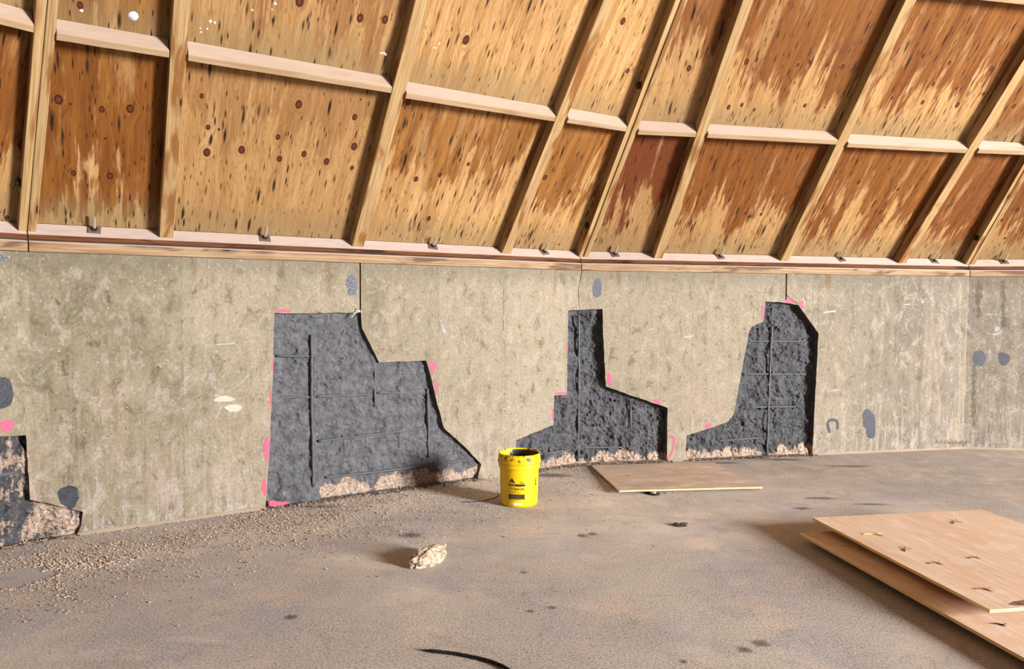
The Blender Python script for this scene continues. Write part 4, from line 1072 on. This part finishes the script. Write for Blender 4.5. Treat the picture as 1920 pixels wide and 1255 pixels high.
# dark smudges trodden into the floor
_t = NT('trodden_smudge', .95, .1); _n = _t.noise(_t.sc(_t.n('ShaderNodeTexCoord').outputs['Object'], 1, 1, 0), 60, 4, .75)
_e = _t.attr('edge').outputs['Fac']; _m = _t.math('ADD', _e, _t.math('MULTIPLY', _t.math('SUBTRACT', _n, .5), 1.1))
_tr = _t.n('ShaderNodeBsdfTransparent'); _mx = _t.n('ShaderNodeMixShader'); _t.l(_t.mr(_m, .3, 1.25, 0, .6), _mx.inputs[0]); _t.l(_tr.outputs[0], _mx.inputs[1]); _t.l(_t.b.outputs[0], _mx.inputs[2])
_t.l(_mx.outputs[0], _t.t.nodes['Material Output'].inputs[0]); M_sm = _t.out(lin((62, 50, 44)))
floor = bpy.data.objects['floor']
for x, y, rx, ry in ((.093, 3.279, .035, .030), (.198, 3.321, .042, .034), (.07, 3.76, .035, .035), (.445, 4.366, .05, .06), (.51, 4.40, .05, .05), (.70, 2.82, .03, .03), (1.07, 2.98, .07, .05), (.98, 2.92, .05, .05), (-1.0, 3.2, .05, .05), (2.3, 5.25, .22, .05), (2.6, 5.1, .25, .04), (2.05, 4.98, .12, .05), (-.62, 4.35, .12, .08), (.35, 5.9, .25, .10), (-.6, 5.75, .35, .07), (-1.4, 4.95, .4, .06), (1.9, 6.4, .3, .06), (2.5, 6.55, .35, .07), (3.0, 6.3, .4, .05)):
    n = 14; V = [(x, y, .0007)]; E = [1.0]
    for rr, e in ((.5, .75), (1.0, 0.0)):
        for i in range(n): g = 2 * pi * i / n; q = rr * random.uniform(.75, 1.2); V.append((x + rx * q * math.cos(g), y + ry * q * math.sin(g), .0007)); E.append(e)
    F = [(0, 1 + i, 1 + (i + 1) % n) for i in range(n)] + [(1 + i, 1 + n + i, 1 + n + (i + 1) % n, 1 + (i + 1) % n) for i in range(n)]
    o = link_mesh('floor_smudge', V, F, M_sm, floor); o.data.attributes.new('edge', 'FLOAT', 'POINT').data.foreach_set('value', E)

# gravel and crumbs: nobody could count them
OCT = [(1, 0, 0), (0, 1, 0), (-1, 0, 0), (0, -1, 0), (0, 0, 1), (0, 0, -.6)]
OF = [(0, 1, 4), (1, 2, 4), (2, 3, 4), (3, 0, 4), (1, 0, 5), (2, 1, 5), (3, 2, 5), (0, 3, 5)]
def scatter(name, items, mats, label, cat):
    V, F, MI = [], [], []
    for x, y, r, mi in items:
        a = random.uniform(0, 6.28); c, s = math.cos(a), math.sin(a); b = len(V)
        sx, sy, sz = r * random.uniform(.7, 1.5), r * random.uniform(.6, 1.1), r * random.uniform(.45, .9)
        for p in OCT:
            px, py = p[0] * sx * random.uniform(.7, 1.2), p[1] * sy * random.uniform(.7, 1.2)
            V.append((x + px * c - py * s, y + px * s + py * c, max(0, (p[2] + .45) * sz)))
        F += [tuple(i + b for i in f) for f in OF]; MI += [mi] * 8
    o = link_mesh(name, V, F, mats); o.data.polygons.foreach_set('material_index', MI)
    return tag(o, label, cat, kind='stuff')
M_g = [plain('gravel_tan', (160, 142, 124), .9, .1), plain('gravel_pink', (178, 154, 140), .9, .1), plain('gravel_dark', (100, 80, 66), .9, .1), plain('gravel_white', (196, 182, 166), .9, .1)]
items = []
def frompl(s, off):
    p = wallp(s, 0, -off); return p.x, p.y
ring = [(-2.95, 3.66), (-2.702, 3.719), (-2.613, 3.797), (-2.511, 3.862), (-2.408, 3.801), (-2.363, 3.71), (-2.381, 3.616), (-2.447, 3.512), (-2.529, 3.478), (-2.8, 3.40)]
while len(items) < 15000:
    s = random.uniform(-1.2, 4.6); off = abs(random.gauss(.35, .45)) + .02
    dens = .16 + .84 * sst(3.0, 1.3, s) * sst(1.5, .4, off) * (.35 + .65 * sst(.0, .25, fbm(s * 1.7, off * 2.2, 3, 3) + .22))
    if off < .25 and s < 1.0: dens *= .25
    if random.random() > dens: continue
    x, y = frompl(s, off)
    if (x + 2.62) ** 2 / .25 ** 2 + (y - 3.64) ** 2 / .16 ** 2 < 1: continue
    items.append((x, y, random.choice((.0022, .0026, .0034, .004, .0055)) * random.uniform(.8, 1.35), random.choice((0, 0, 1, 1, 2, 3))))
for (ax, ay), (bx, by) in zip(ring, ring[1:]):
    for _ in range(90):
        t = random.random(); items.append((ax + (bx - ax) * t + random.gauss(0, .010), ay + (by - ay) * t + random.gauss(0, .010), random.uniform(.002, .006), random.choice((0, 1, 1, 2, 3))))
for _ in range(260): items.append((-2.33 + random.gauss(0, .12), 3.83 + random.gauss(0, .05), random.uniform(.003, .010), random.choice((0, 1, 1, 3))))
for _ in range(5200):
    items.append((random.uniform(-2.4, 4.5), random.uniform(2.2, 6.0), random.uniform(.0010, .0028), random.choice((0, 1, 2, 3))))
items = [i for i in items if not (1.7 < i[0] < 3.6 and i[1] < 4.65 and i[0] > 2.45 - (i[1]) * .18) and (i[0] - BX) ** 2 + (i[1] - BY) ** 2 > .0205]
scatter('gravel', items, M_g, 'loose tan grit and small gravel strewn over the floor, thickest along the left wall', 'gravel')
items = []
for a, b, n in ((1.3, 3.05, 900), (3.3, 4.9, 800), (5.0, 6.4, 800), (-.6, .25, 220)):
    for _ in range(n):
        s = random.uniform(a, b); off = abs(random.gauss(0, .055)) - .03; x, y = frompl(s, off)
        items.append((x, y, random.uniform(.003, .010) * (1 if off < .06 else .6), random.choice((0, 0, 1, 2))))
scatter('crumbs', items, [plain('crumb_dark', (62, 56, 54), .8, .2), plain('crumb_pale', (160, 136, 120), .9, .1), plain('crumb_brown', (112, 84, 64), .9, .1)],
        'dark and pale rubble crumbs lying along the wall under the repair recesses', 'rubble')
